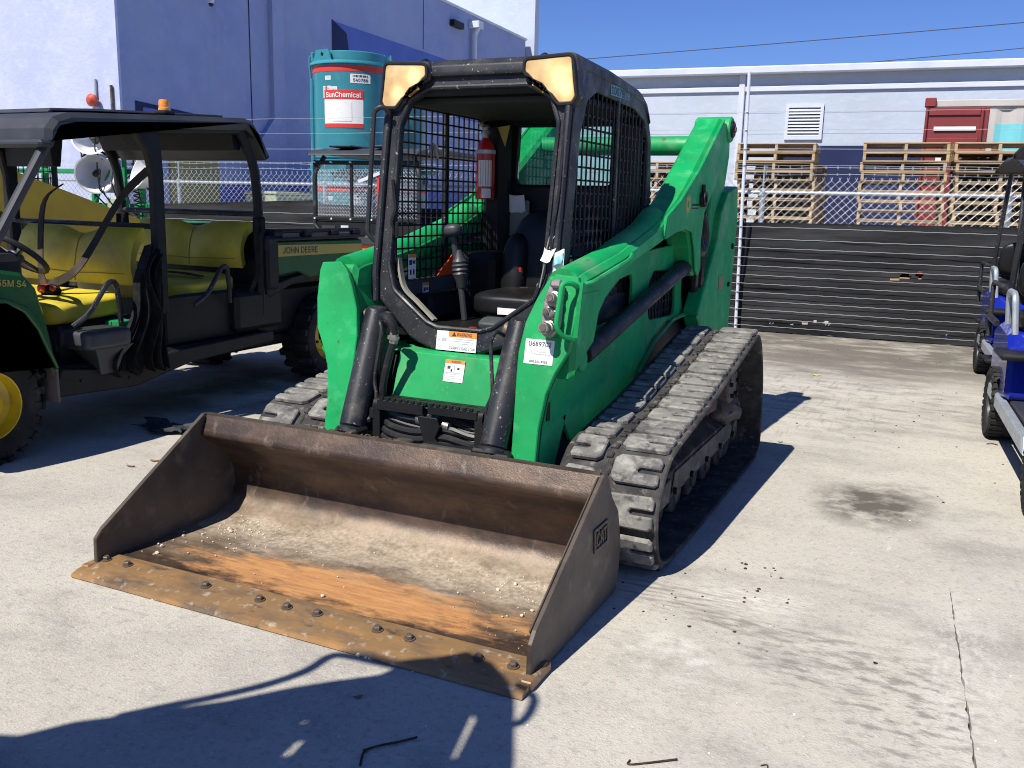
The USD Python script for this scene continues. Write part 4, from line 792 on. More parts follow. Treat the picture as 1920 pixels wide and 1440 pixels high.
for sg in (1, -1):
    mm = (lambda m: tm(m)) if sg > 0 else mirror
    ar = A('lift_arm', mm(pyz(rnd(armp, .03, 3), .47, .635, b=.022)), 'green')
    A('edge_flange', mm(tube([(.637, 2.30, 1.305), (.64, 2.33, 1.40), (.64, 2.58, 1.485), (.64, 2.95, 1.665), (.64, 3.46, 1.975)], .009, 6)), 'green', parent=ar)
    A('doubler', mm(pyz(rnd([(2.30, 1.285), (2.52, 1.32), (2.70, 1.335), (2.845, 1.315), (2.915, 1.22), (2.965, 1.095), (3.03, 1.055), (3.08, 1.095), (3.055, 1.26), (3.095, 1.42), (3.25, 1.53), (3.58, 1.80), (3.60, 1.95), (3.45, 1.965), (2.95, 1.665), (2.58, 1.48), (2.34, 1.40)], .02, 2), .6355, .647, b=.003)), 'green', parent=ar)
    A('hose_line', mm(tube(fillet([(.630, 1.22, 1.138), (.655, 1.26, 1.145), (.655, 1.72, 1.215), (.64, 1.80, 1.235)], .03), .009, 6)), 'green', parent=ar)
    A('arm_tube', mm(tube([(.545, 1.21, 1.125), (.545, 1.7, 1.195), (.545, 2.2, 1.305), (.545, 2.4, 1.385)], .075, 14)), 'green', parent=ar)
    lo = pxz([(x, z) for x, z in fpl], 0, .05, b=.005)   # flat plate then leaned back to its slope
    pl = A('front_plate', mm(frame(prism(fpl, .03, (0, 0, 0), (1, 0, 0), (0, 1, 0), b=.004), (0, .945, 0), (1, 0, 0), (0, .2, 1), (0, -1, .2)*np.array(1.) if False else np.array([0, -1., .2])/1.02)), 'green')
    A('arm_leg', mm(loft([[(x, .965+.2*z+d, z) for x, d in ((a, .0), (b, .0), (b, dd), (a, dd))] for z, a, b, dd in ((.32, .425, .525, .17), (.55, .415, .525, .26), (.69, .41, .54, .27), (.78, .405, .572, .23), (.88, .41, .622, .24), (1.0, .45, .638, .22), (1.10, .48, .638, .2))])), 'green')
    A('pin_boss', mm(cyl((.58, 1.19, .80), (.612, 1.19, .80), .048, 18, .006)), 'green'); A('pin', mm(cyl((.611, 1.19, .80), (.620, 1.19, .80), .030, 14, .005)), 'dark_plain')
    A('pin_boss', mm(cyl((.56, 1.33, .80), (.60, 1.33, .80), .05, 18, .006)), 'green')
    for z in (.62,): A('pin_slot', mm(box(.535-(.69-z)*.06, .538-(.69-z)*.06+.004, 1.10, 1.125, z-.05, z+.03, .002)), 'glassy_black')
    A('rear_link', mm(pyz(link, .50, .60, b=.01)), 'green')
    pb = A('pivot_boss', mm([cyl((.44, 3.60, 1.93), (.665, 3.60, 1.93), .078, 24, .008)]), 'green')
    A('pin', mm([cyl((.663, 3.60, 1.93), (.678, 3.60, 1.93), .052, 20, .006)]), 'dark_plain', parent=pb); A('pin_bolt', mm(cyl((.678, 3.60, 1.93), (.69, 3.60, 1.93), .018, 6)), 'bolt', parent=pb)
    A('pin_eye', mm([lathe([(.022, 0), (.045, 0), (.045, .03), (.022, .03), (.022, 0)], 16, (.646, 3.0, 1.50), (1, 0, 0)), tube([(.66, 3.0, 1.54), (.66, 2.99, 1.58)], .012, 6)]), 'dark_plain')
    A('hose_bundle', mm([tube(catmull([(.585, 3.16, 1.46), (.60, 3.20, 1.30), (.60, 3.14, 1.15), (.58, 3.2, 1.0), (.56, 3.3, .9)], 5), .03, 8), tube(catmull([(.62, 3.14, 1.42), (.63, 3.22, 1.30), (.62, 3.20, 1.12), (.6, 3.26, .98)], 5), .026, 8), jitter(trimesh.creation.icosphere(2, .06).apply_translation((.60, 3.17, 1.22)), .05, 20)]), 'hose')
    lc = A('lift_cylinder', mm(cyl((.575, 1.40, .815), (.575, 2.95, 1.105), .043, 18, .008)), 'dark_paint')
    A('cylinder_cap', mm([cyl((.575, 2.92, 1.098), (.575, 3.02, 1.118), .05, 18, .01), cyl((.54, 3.05, 1.12), (.61, 3.05, 1.12), .045, 16, .006)]), 'dark_paint', parent=lc)
    tc = A('tilt_cylinder', mm(cyl((.352, .965, .455), (.362, 1.20, .963), .057, 28, .014)), 'dark_paint')
    A('cylinder_cap', mm([cyl((.318, 1.19, .938), (.406, 1.19, .938), .046, 20, .01), cyl((.352, .955, .43), (.352, .968, .462), .062, 24, .008)]), 'dark_paint', parent=tc)
    A('pin', mm([cyl((.405, 1.19, .935), (.425, 1.19, .935), .032, 16, .005), cyl((.292, 1.19, .925), (.318, 1.19, .925), .036, 16, .006), cyl((.282, 1.19, .925), (.292, 1.19, .925), .016, 6)]), 'bolt', parent=tc)
    A('rod', mm([cyl((.35, .90, .31), (.352, .956, .435), .028, 16), cyl((.31, .90, .30), (.39, .90, .30), .045, 16, .006)]), 'bare', parent=tc)
    hl = A('steel_line', mm(tube(fillet([(.30, 1.17, .90), (.29, 1.10, .93), (.27, 1.09, .89), (.298, 1.065, .66), (.272, 1.05, .60), (.282, 1.03, .53)], .03), .009, 8)), 'dark_paint')
    A('line_fitting', mm([cyl((.282, 1.035, .545), (.284, 1.025, .50), .019, 6, .003), cyl((.284, 1.02, .495), (.325, 1.0, .485), .017, 8, .003)]), 'dark_plain', parent=hl)
A('cross_tube', cyl((-.5, 3.30, 1.815), (.5, 3.30, 1.815), .058, 28), 'green')
A('elbow_hose', tube(catmull([(-.27, 1.10, .95), (-.235, 1.07, .955), (-.20, 1.07, .925), (-.197, 1.08, .88)], 5), .019, 8), 'hose')
A('hose_fitting', [cyl((-.197, 1.08, .90), (-.205, 1.08, .835), .020, 8, .004), cyl((-.203, 1.08, .87), (-.205, 1.08, .855), .026, 6)], 'bare')
A('hose', tube(catmull([(-.205, 1.08, .84), (-.225, 1.075, .77), (-.25, 1.07, .66), (-.262, 1.08, .56), (-.26, 1.1, .48)], 5), .017, 8), 'hose')
A('hose', tube(catmull([(-.29, 1.12, .9), (-.285, 1.11, .75), (-.29, 1.11, .6), (-.28, 1.1, .48)], 5), .014, 8), 'hose')
# auxiliary couplers on the right front plate, with guard loop
vb = A('coupler_block', frame(prism(rnd([(.505, 1.08), (.52, 1.13), (.585, 1.14), (.585, .965), (.56, .945), (.515, .955), (.50, .985)], .015), .020, (0, 0, 0), (1, 0, 0), (0, 1, 0), b=.004), onplate(0, 0, .008), (1, 0, 0), (0, .2, 1), np.array([0, -1., .2])), 'bare')
for x, z, r0, l0 in ((.552, 1.075, .026, .05), (.533, 1.022, .020, .035), (.566, 1.012, .016, .045), (.545, .955, .028, .07)):
    n0 = np.array([0, -1., .2]); n0 /= np.linalg.norm(n0); p0 = onplate(x, z, .028)
    c = A('quick_coupler', lathe([(1e-4, 0), (r0*1.25, 0), (r0*1.25, .016), (r0, .02), (r0, l0*.6), (r0*.85, l0*.62), (r0*.85, l0), (r0*.7, l0+.006), (1e-4, l0+.006)], 18, p0, n0), 'bare', parent=vb)
    A('coupler_face', lathe([(1e-4, 0), (r0*.55, 0), (r0*.55, .004), (1e-4, .004)], 14, p0+n0*(l0+.006), n0), 'mud', parent=vb)
A('coupler_top', frame(box(.535, .585, 1.118, 1.15, .028, .06, .008), onplate(0, 0, 0), (1, 0, 0), (0, .2, 1), np.array([0, -1., .2])), 'bare', parent=vb)
A('guard_loop', tube(fillet([onplate(.635, 1.13, .0), onplate(.63, 1.14, .05), onplate(.60, 1.135, .085), onplate(.592, .965, .085), onplate(.61, .93, .06), onplate(.64, .925, .0)], .03), .011, 10), 'green')
A('side_rib', tube([onplate(.648, 1.15, .0), onplate(.65, 1.05, .006), onplate(.648, .93, .0)], .011, 6), 'green')
# serial label
def flatlabel(name, cx, cz, w, h, mat, out=.0008, th=.002, parent=None):
    return A(name, frame(box(-w/2, w/2, -h/2, h/2, 0, th), onplate(cx, cz, out), (1, 0, 0), PV), mat, parent=parent, smooth=False)
sl = flatlabel('serial_label', .496, .861, .128, .102, 'sticker')
pt = lambda s, h, x, z, mat, bold=False, o=.0030, w=None: A('lettering', text(s, h, onplate(x, z, o), (1, 0, 0), PV, .0008, bold, width=w), mat, parent=sl, smooth=False)
pt('U689702', .018, .497, .893, 'print', True, w=.10); pt('rb', .014, .462, .857, 'pale_print'); pt('ritchie bros', .006, .506, .862, 'pale_print'); pt('inspected equipment', .0055, .512, .853, 'pale_print'); pt('800.211.3983', .0085, .497, .822, 'print', True)

# ---- cab
CP = np.array([0, .155, 1.]); CN = np.array([0, -1, .155])/math.hypot(1, .155)
def cabp(x, z, o=0.): return np.array([x, 1.151+.155*z, z])+CN*o
cab_plane = lambda poly, h, o, holes=(), b=0.: frame(prism(poly, h, (0, 0, 0), (1, 0, 0), (0, 1, 0), holes, b), cabp(0, 0, o), (1, 0, 0), CP, CN)
outer = rnd([(-.472, 2.03), (-.472, 1.42), (-.455, 1.02), (-.245, .835), (-.12, .79), (.12, .79), (.245, .835), (.455, 1.02), (.472, 1.42), (.472, 2.03)], .03)
opening = rnd([(-.385, 1.16), (-.35, 1.05), (-.16, .915), (-.10, .895), (.12, .895), (.18, .915), (.365, 1.05), (.40, 1.16), (.405, 1.80), (.36, 1.91), (.25, 1.96), (-.24, 1.96), (-.345, 1.91), (-.39, 1.80)], .06, 5)
ff = A('cab_front_frame', cab_plane(outer, .05, -.05, [opening[::-1]], .010), 'dark_paint')
rim = np.vstack([opening, opening[:1]])
A('door_seal', tube([cabp(x, z, .0) for x, z in inset(opening, -.002)], .011, 8, closed=True), 'dark_paint', parent=ff)
for sg in (-1, 1):
    A('pillar_bar', tube([cabp(sg*(.44), .99+.0, .01), cabp(sg*.452, 1.12, .012), cabp(sg*.452, 1.86, .012), cabp(sg*.452, 1.9, -.02)], .017, 10), 'dark_paint', parent=ff)
    A('post', tube([(sg*.445, 1.42, 1.15), (sg*.445, 1.50, 1.95)], .028, 10), 'dark_paint')
hole_c = rnd([(1.40, 1.02), (1.515, 1.76), (1.585, 1.90), (1.70, 1.95), (2.24, 1.93), (2.41, 1.885), (2.475, 1.80), (2.50, 1.5), (2.48, 1.02)], .06)
cside = rnd([(1.278, .82), (1.33, 1.15), (1.458, 2.0), (1.48, 2.045), (2.34, 2.0), (2.45, 1.945), (2.535, 1.80), (2.57, 1.55), (2.56, .82)], .03)
for sg in (-1, 1):
    cs = A('cab_side', pyz(cside, *sorted((sg*.452, sg*.476)), holes=[hole_c], b=.005), 'dark_paint')
    bars = []
    hp = hole_c; 
    def span_y(z):
        q = [hp[i]+(hp[(i+1) % len(hp)]-hp[i])*((z-hp[i][1])/(hp[(i+1) % len(hp)][1]-hp[i][1])) for i in range(len(hp)) if (hp[i][1]-z)*(hp[(i+1) % len(hp)][1]-z) < 0]
        return min(k[0] for k in q), max(k[0] for k in q)
    def span_z(y):
        q = [hp[i]+(hp[(i+1) % len(hp)]-hp[i])*((y-hp[i][0])/(hp[(i+1) % len(hp)][0]-hp[i][0])) for i in range(len(hp)) if (hp[i][0]-y)*(hp[(i+1) % len(hp)][0]-y) < 0]
        return min(k[1] for k in q), max(k[1] for k in q)
    for z in np.arange(1.05, 1.95, .0565):
        a, b = span_y(z); bars.append(box(sg*.456, sg*.462, a-.01, b+.01, z, z+.0085))
    for y in np.arange(1.45, 2.49, .0565):
        a, b = span_z(y); bars.append(box(sg*.462, sg*.468, y, y+.0085, a-.01, b+.01))
    A('mesh_guard', bars, 'dark_plain', parent=cs, kind='stuff', smooth=False)
    A('guard_bar', box(sg*.466, sg*.478, 1.99, 2.015, 1.03, 1.945, .003), 'dark_paint', parent=cs)
A('number_plate', box(.4765, .4785, 1.87, 2.14, 1.958, 2.005), 'teal', smooth=False)
A('plate_number', text('10078B1', .036, (.4785, 2.005, 1.981), (0, 1, 0), (0, 0, 1), .001, True, width=.25), 'dark_paint', smooth=False)
rf = [(1.435, 2.005), (1.445, 2.055), (1.475, 2.083), (1.9, 2.066), (2.33, 2.028), (2.43, 1.985), (2.49, 1.92), (2.50, 1.86), (2.46, 1.88), (2.38, 1.95), (2.0, 1.99), (1.52, 2.01)]
A('roof', pyz(rnd(rf, .02), -.482, .482, b=.020), 'dark_paint')
A('roof_rib', [tube([(x, 1.46, 2.07), (x, 1.5, 2.088), (x, 2.3, 2.034)], .012, 6) for x in (-.30, .30)], 'dark_paint')
A('header', box(-.30, .30, 1.47, 1.53, 1.93, 2.03, .012), 'dark_plain')
A('headliner', box(-.44, .44, 1.54, 2.42, 1.90, 1.935, .012), 'headliner')
lampp = rnd([(.252, 2.054), (.457, 2.064), (.468, 1.97), (.478, 1.905), (.466, 1.884), (.41, 1.882), (.382, 1.912), (.368, 1.950), (.342, 1.978), (.30, 1.996), (.25, 2.008)], .014, 3)
for sg in (-1, 1):
    mm = (lambda m: tm(m)) if sg > 0 else mirror
    big = inset(lampp if area(lampp) > 0 else lampp[::-1], -.022)
    hd = A('lamp_housing', mm(pxz(big, 1.425, 1.51, b=.012)), 'dark_paint')
    A('lamp_bezel', mm(pxz(inset(big, .006), 1.414, 1.4245, [inset(big, .020)], .003)), 'dark_plain', parent=hd)
    ln = A('headlamp', mm(pxz(inset(big, .0205), 1.417, 1.424, b=.003)), 'lamp_lens', label='lit amber headlamp under the cab roof')
hw = rnd([(-.275, 1.55), (.275, 1.55), (.29, 1.60), (.275, 1.88), (.25, 1.91), (-.25, 1.91), (-.275, 1.88), (-.29, 1.60)], .04)
A('cab_rear', pxz([(-.45, .85), (.45, .85), (.45, 1.92), (-.45, 1.92)], 2.49, 2.52, [hw]), 'dark_plain')
A('rear_window', box(-.285, .285, 2.502, 2.508, 1.545, 1.915), 'glass', smooth=False)
A('rear_corner', [box(sg*.30, sg*.45, 2.36, 2.489, .86, 1.9, .04) for sg in (-1, 1)], 'dark_plain')
A('window_seal', tube([(x, 2.487, z) for x, z in hw], .009, 6, closed=True), 'vinyl')
A('floor', box(-.44, .44, 1.32, 2.45, .84, .868), 'vinyl')
A('warning_triangle', prism([(0, 0), (.075, 0), (.0375, -.11)], .002, (-.345, 2.355, 1.86), (1, 0, .12), (-.1, 0, 1), W=(0, -1, 0)), 'yellow_print')
# interior
A('seat_cushion', cushion(.085, 1.93, .965, .245, .27, .062, p=5), 'vinyl'); A('seat_base', [box(-.12, .29, 1.74, 2.18, .87, .915, .02), box(-.06, .20, 1.695, 1.705, .905, .935, .003)], 'interior')
A('seat_tag', box(.02, .24, 1.655, 1.66, .925, .957), 'paper', smooth=False)
A('seat_back', cushion(.085, 2.20, 1.17, .245, .09, .26, rotx(-.16), p=3.0), 'vinyl')
A('seat_bolster', [cushion(.085+sg*.19, 2.13, 1.11, .075, .085, .19, rotx(-.16), p=2.6) for sg in (-1, 1)], 'vinyl')
A('side_console', [box(-.44, -.19, 2.02, 2.45, .87, 1.19, .03), box(-.44, -.33, 1.62, 2.1, .87, 1.0, .02)], 'dark_plain'); A('console', box(.26, .44, 1.55, 2.2, .87, 1.115, .025), 'beige_foam')
A('kick_panel', box(-.45, -.425, 1.36, 2.4, .86, 1.075, .01), 'interior'); A('kick_panel', box(.425, .45, 1.36, 2.4, .86, 1.075, .01), 'interior')
A('trim_strip', tube(catmull([cabp(-.372, 1.20, -.055), cabp(-.335, 1.07, -.06), cabp(-.25, 1.0, -.06), cabp(-.15, .925, -.055)], 6), .02, 6, flat=(.015, .006, (1, 0, .6))), 'beige_foam')
for cx, cz, w, h, sx in ((-.405, 1.14, .07, .12, 1.56), (-.422, 1.0, .06, .10, 1.72)):
    lb = A('warning_label', box(cx, cx+.002, sx-w/2, sx+w/2, cz-h/2, cz+h/2), 'sticker', smooth=False)
    A('label_band', box(cx+.002, cx+.003, sx-w/2, sx+w/2, cz+h*.36, cz+h/2), 'orange', parent=lb, smooth=False)
    A('small_print', [box(cx+.002, cx+.003, sx-w*.4, sx-w*.05, cz+h*.06, cz+h*.26), box(cx+.002, cx+.003, sx+w*.06, sx+w*.4, cz+h*.1, cz+h*.24), box(cx+.002, cx+.003, sx-w*.3, sx-w*.1, cz-h*.34, cz-h*.12), box(cx+.002, cx+.003, sx+w*.1, sx+w*.3, cz-h*.34, cz-h*.12)], 'print', parent=lb, smooth=False)
def joystick(x, y):
    js = A('joystick', [tube(catmull([(x+.05, y, .87), (x+.035, y, .98), (x+.015, y, 1.10), (x, y-.01, 1.20), (x-.01, y-.02, 1.29)], 4), .017, 10)], 'grey_plastic')
    A('boot', lathe([(.022, -.10), (.034, -.05), (.042, -.03), (.036, -.02), (.044, -.01), (.038, .0), (.043, .012), (.035, .02), (.038, .032), (.026, .05), (.018, .09)], 18, (x+.02, y, 1.13), (-.12, -.03, 1)), 'grey_plastic', parent=js)
    A('knob', cushion(x-.012, y-.03, 1.315, .052, .042, .032, roty(-.15), p=2.6), 'grey_plastic', parent=js)
joystick(-.265, 1.76); joystick(.33, 1.76)
A('document_pouch', [box(-.335, -.185, 2.44, 2.455, 1.27, 1.47, .004)], 'beige_foam'); A('papers', [frame(box(-.045, .045, 0, .09, 0, .002), (-.265+k*.012, 2.436-k*.004, 1.405), (1, 0, .12*(k-1)), (-.1*(k-1), -.1, 1)) for k in range(3)], 'paper', smooth=False)
A('pedal', cushion(.085, 1.48, .905, .065, .045, .02, rotx(.3), p=4), 'interior'); A('floor_plug', cyl((0, 1.44, .869), (0, 1.44, .885), .022, 14, .004), 'red')
A('belt_latch', [tube([(-.05, 2.12, 1.0), (-.055, 2.08, 1.1)], .012, 6), box(-.07, -.04, 2.06, 2.09, 1.09, 1.13, .005)], 'grey_plastic'); A('belt_button', box(-.066, -.044, 2.056, 2.061, 1.10, 1.126, .002), 'red')
A('belt_strap', tube(catmull([(-.05, 2.12, .98), (-.02, 2.05, 1.0), (.0, 2.0, 1.028)], 4), .0, 4, flat=(.022, .002, (0, 0, 1))), 'belt_web')
# grab handle and pillar gear
A('grab_handle', tube(fillet([(-.43, 1.40, 1.85), (-.445, 1.375, 1.88), (-.485, 1.36, 1.86), (-.50, 1.32, 1.30), (-.47, 1.34, 1.265), (-.44, 1.36, 1.25)], .035), .012, 8), 'dark_paint')
A('door_hinge', [tube([(-.385, 1.36, 1.55), (-.37, 1.36, 1.42), (-.385, 1.35, 1.36), (-.38, 1.36, 1.30)], .008, 6), box(-.40, -.36, 1.36, 1.375, 1.28, 1.36, .006)], 'dark_plain')
A('wiring', tube(catmull([cabp(.43, 1.33, .03), cabp(.42, 1.27, .035), cabp(.41, 1.18, .03), cabp(.395, 1.1, .02)], 5), .003, 6), 'beige_foam')
A('wiring', tube(catmull([cabp(.445, 1.85, .02), cabp(.45, 1.5, .035), cabp(.435, 1.32, .04), cabp(.44, 1.25, .04)], 5), .006, 6), 'hose')
# labels on the cab lip and belly panel
def lab(pre, O, U, V, N, w, h, band, lines, words=(), tri=True, icons=True):
    B = A(pre, frame(box(-w/2, w/2, -h/2, h/2, 0, .002), O, U, V, N), 'sticker', smooth=False)
    A('label_band', frame(box(band[0], band[1], band[2], band[3], .002, .003), O, U, V, N), 'orange', parent=B, smooth=False)
    A('small_print', [frame(box(x0, x1, z, z+.0035, .002, .0028), O, U, V, N) for x0, x1, z in lines], 'pale_print', parent=B, smooth=False, kind='stuff')
    return B
O = cabp(.003, .838, .002); U = np.array([1., 0, 0]); V = CP/np.linalg.norm(CP)
wl = lab('warning_label', O, U, V, CN, .205, .088, (-.04, .1025, .019, .044), [(-.02, .085, .009), (-.025, .09, -.001), (.005, .065, -.011), (-.095, -.08, -.03), (-.095, -.085, .0)])
A('lettering', text('WARNING', .015, O+U*.04+V*.0315+CN*.003, U, V, .0006, True, width=.078), 'print', parent=wl, smooth=False)
A('warning_sign', frame(prism([(-.012, -.008), (.012, -.008), (0, .012)], .0006), O+U*(-.012)+V*.030+CN*.003, U, V, CN), 'print', parent=wl, smooth=False)
A('lettering', text('CARRY LOAD LOW', .013, O+U*.032-V*.031+CN*.0022, U, V, .0006, False, width=.132), 'print', parent=wl, smooth=False)
A('icon', [frame(cyl((-.066, .004, .002), (-.066, .004, .0026), .010, 8), O, U, V, CN), frame(box(-.058, -.05, -.004, .012, .002, .0026), O, U, V, CN)], 'pale_print', parent=wl, smooth=False)
pV = np.array([0, .07, .23]); pV /= np.linalg.norm(pV); pN = np.array([0, -pV[2], pV[1]]); O = np.array([.050, 1.1785, .722])+pN*.0015
wl = lab('warning_label', O, U, pV, pN, .098, .098, (-.049, .049, .033, .049), [(-.04, .038, -.016), (-.04, .02, -.026), (-.04, .04, -.034), (-.03, .01, -.041)])
A('lettering', text('WARNING', .010, O+U*.006+pV*.041+pN*.003, U, pV, .0006, True, width=.05), 'print', parent=wl, smooth=False)
A('icon', [frame(box(-.036, -.020, .008, .022, .002, .0026), O, U, pV, pN), frame(box(-.018, -.010, -.004, .008, .002, .0026), O, U, pV, pN), frame(box(.014, .026, .006, .016, .002, .0026), O, U, pV, pN), frame(box(-.001, .001, -.008, .031, .002, .0026), O, U, pV, pN), frame(box(-.046, .046, -.0095, -.008, .002, .0026), O, U, pV, pN)], 'print', parent=wl, smooth=False)
# lift-arm emblem
A('emblem', [prism([(math.cos(k*math.pi/8)*(.04 if k % 2 else .055), math.sin(k*math.pi/8)*(.04 if k % 2 else .055)) for k in range(16)], .001, (.6475, 2.72, 1.47), (0, 1, 0), (0, 0, 1), [[(math.cos(k)*.02, math.sin(k)*.02) for k in np.arange(0, 6.2, .5)]])], 'yellow_print', smooth=False)
A('emblem_text', [box(.6475, .6485, 2.80, 2.98, 1.462, 1.472), box(.6475, .6485, 2.80, 2.94, 1.444, 1.450)], 'dark_plain', smooth=False)
A('orange_guard', prism([(1.85, 1.02), (2.12, 1.02), (2.12, 1.13), (2.05, 1.14)], .012, (-.445, 0, .05), (0, 1, 0), (0, 0, 1)), 'orange_plastic')

# ---- bucket
inner = [(.105, .036), (.35, .028), (.58, .026), (.70, .03), (.775, .05), (.828, .10), (.848, .165), (.842, .225), (.815, .28), (.775, .325), (.728, .362), (.676, .396), (.650, .413), (.644, .428), (.652, .446), (.683, .506)]
outerb = [(.700, .508), (.672, .45), (.70, .425), (.76, .385), (.83, .32), (.872, .24), (.882, .16), (.86, .075), (.80, .022), (.72, .010), (.105, .010)]
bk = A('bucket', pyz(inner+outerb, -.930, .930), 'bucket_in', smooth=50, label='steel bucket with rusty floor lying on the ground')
for sg in (-1, 1):
    x0, x1 = sorted((sg*.9285, sg*.947))
    A('side_plate', pyz(rnd([(.062, .006), (.066, .13), (.10, .165), (.672, .514), (.706, .512), (.765, .41), (.845, .33), (.888, .20), (.885, .10), (.86, .006)], .012, 2), x0, x1, b=.003), 'bucket_side', parent=bk)
    A('wear_strip', pyz([(.09, .162), (.655, .508), (.672, .504), (.10, .150)], *sorted((sg*.922, sg*.928)), b=.0015), 'bucket_side', parent=bk)
    A('edge_end', box(*sorted((sg*.9295, sg*.968)), .02, .175, .0015, .034, .004), 'edge', parent=bk)
A('top_bar', [tube([(-.925, .693, .508), (.925, .693, .508)], .0, 4, flat=(.010, .007, (0, 0, 1)))], 'bucket_side', parent=bk)
A('cutting_edge', pyz([(-.035, .004), (-.030, .016), (.0, .026), (.150, .0405), (.160, .0365), (.160, .008)], -.962, .962, b=.0015), 'edge', parent=bk)
for x, y in ((-.914, .096), (-.80, .097), (-.393, .09), (-.14, .092), (-.014, .088), (.113, .095), (.365, .092), (.493, .09), (.756, .08), (.876, .085)):
    z = .026+y*.0967; n0 = np.array([0, -.095, 1]); n0 /= np.linalg.norm(n0)
    A('bolt', [lathe([(1e-4, .0), (.020, 0), (.020, .004), (1e-4, .004)], 14, (x, y, z), n0), lathe([(1e-4, .003), (.0135, .003), (.0135, .015), (.011, .018), (1e-4, .018)], 6, (x, y, z), n0)], 'bolt', parent=bk)
em = lambda m: frame(m, (.9475, .585, .245), np.array([0, 1, .0]), np.array([0, -.12, 1.]), (1, 0, 0))
A('raised_badge', [em(prism(rnd([(0, 0), (.145, 0), (.145, .095), (0, .095)], .008), .006, b=.002, holes=[rnd([(.014, .014), (.131, .014), (.131, .081), (.014, .081)], .004)[::-1]]))], 'bucket_side', parent=bk)
A('badge_lettering', em(text('CAT', .050, (.0725, .0475, 0), (1, 0, 0), (0, 1, 0), .006, True, width=.105)), 'bucket_side', parent=bk, smooth=False)
A('top_chain', [lathe([(.012, -.006), (.018, 0), (.012, .006), (.006, 0), (.012, -.006)], 10, (x, .715+.008*math.sin(x*60), .503), (math.sin(i*1.9), .5, math.cos(i*1.9))) for i, x in enumerate(np.arange(-.42, .05, .027))], 'brown_steel', parent=bk, kind='stuff')
A('top_bracket', [box(-.46, -.36, .70, .74, .498, .514, .004), box(.03, .10, .70, .76, .46, .515, .006)], 'bucket_side', parent=bk)
A('rib', [pyz([(.71, .500), (.84, .44), (.84, .40), (.76, .42)], x-.006, x+.006) for x in (-.62, .56)], 'bucket_side', parent=bk)
# ================================================================== green crew utility vehicle at left (nose towards the viewer's left)
def rim_wheel(t, x, y, r, w, sg, tyre='tyre', rim='rim_yellow', lugs=22, lugh=.022, name='wheel'):
    """sg: +1 outer face looks towards +x"""
    rs = r-lugh
    tp = [(rs*.62, -w*.42), (rs*.80, -w*.5), (rs*.95, -w*.48), (rs, -w*.36), (rs, w*.36), (rs*.95, w*.48), (rs*.80, w*.5), (rs*.62, w*.42)]
    tp = [(a, b) for a, b in tp]+[tp[0]]
    wh = t.part(name, lathe(tp, 36, (x, y, r), (sg, 0, 0)), tyre, smooth=50)
    bl = []; hl = []
    for k in range(lugs):
        for s, ph in ((-1, 0), (1, .5)):
            a = (k+ph)*2*math.pi/lugs; n = np.array([0, math.cos(a), math.sin(a)]); tg = np.array([0, -math.sin(a), math.cos(a)])
            bl.append(frame(box(min(s*.01, s*w*.5), max(s*.01, s*w*.5), -r*.075, r*.075, -.004, lugh, .006), np.array([x, y, r])+n*rs, (1, 0, 0), tg, n))
            hl.append(frame(box(-.012, .012, -r*.07, r*.07, -r*.16, .004, .005), np.array([x+s*w*.46, y, r])+n*(rs-.012), (1, 0, 0), tg, n))
    t.part('tread', bl+hl, tyre, parent=wh, kind='stuff')
    t.part('rim', [lathe([(1e-4, w*.05), (r*.20, w*.05), (r*.22, w*.20), (r*.36, w*.16), (r*.40, w*.05), (r*.52, w*.10), (r*.56, w*.40), (r*.63, w*.44), (r*.64, w*.40), (r*.58, w*.30), (r*.57, -w*.4), (r*.62, -w*.44), (r*.62, -w*.40), (r*.3, -w*.2), (1e-4, -w*.2)], 36, (x, y, r), (sg, 0, 0))], rim, parent=wh)
    t.part('hub', [lathe([(1e-4, w*.23), (r*.12, w*.22), (r*.13, w*.05), (1e-4, w*.05)], 18, (x, y, r), (sg, 0, 0))]+[cyl((x+sg*w*.17, y+r*.29*math.cos(k*math.pi/2+.5), r+r*.29*math.sin(k*math.pi/2+.5)), (x+sg*w*.21, y+r*.29*math.cos(k*math.pi/2+.5), r+r*.29*math.sin(k*math.pi/2+.5)), .014, 6) for k in range(4)], 'dark_plain', parent=wh)
    return wh
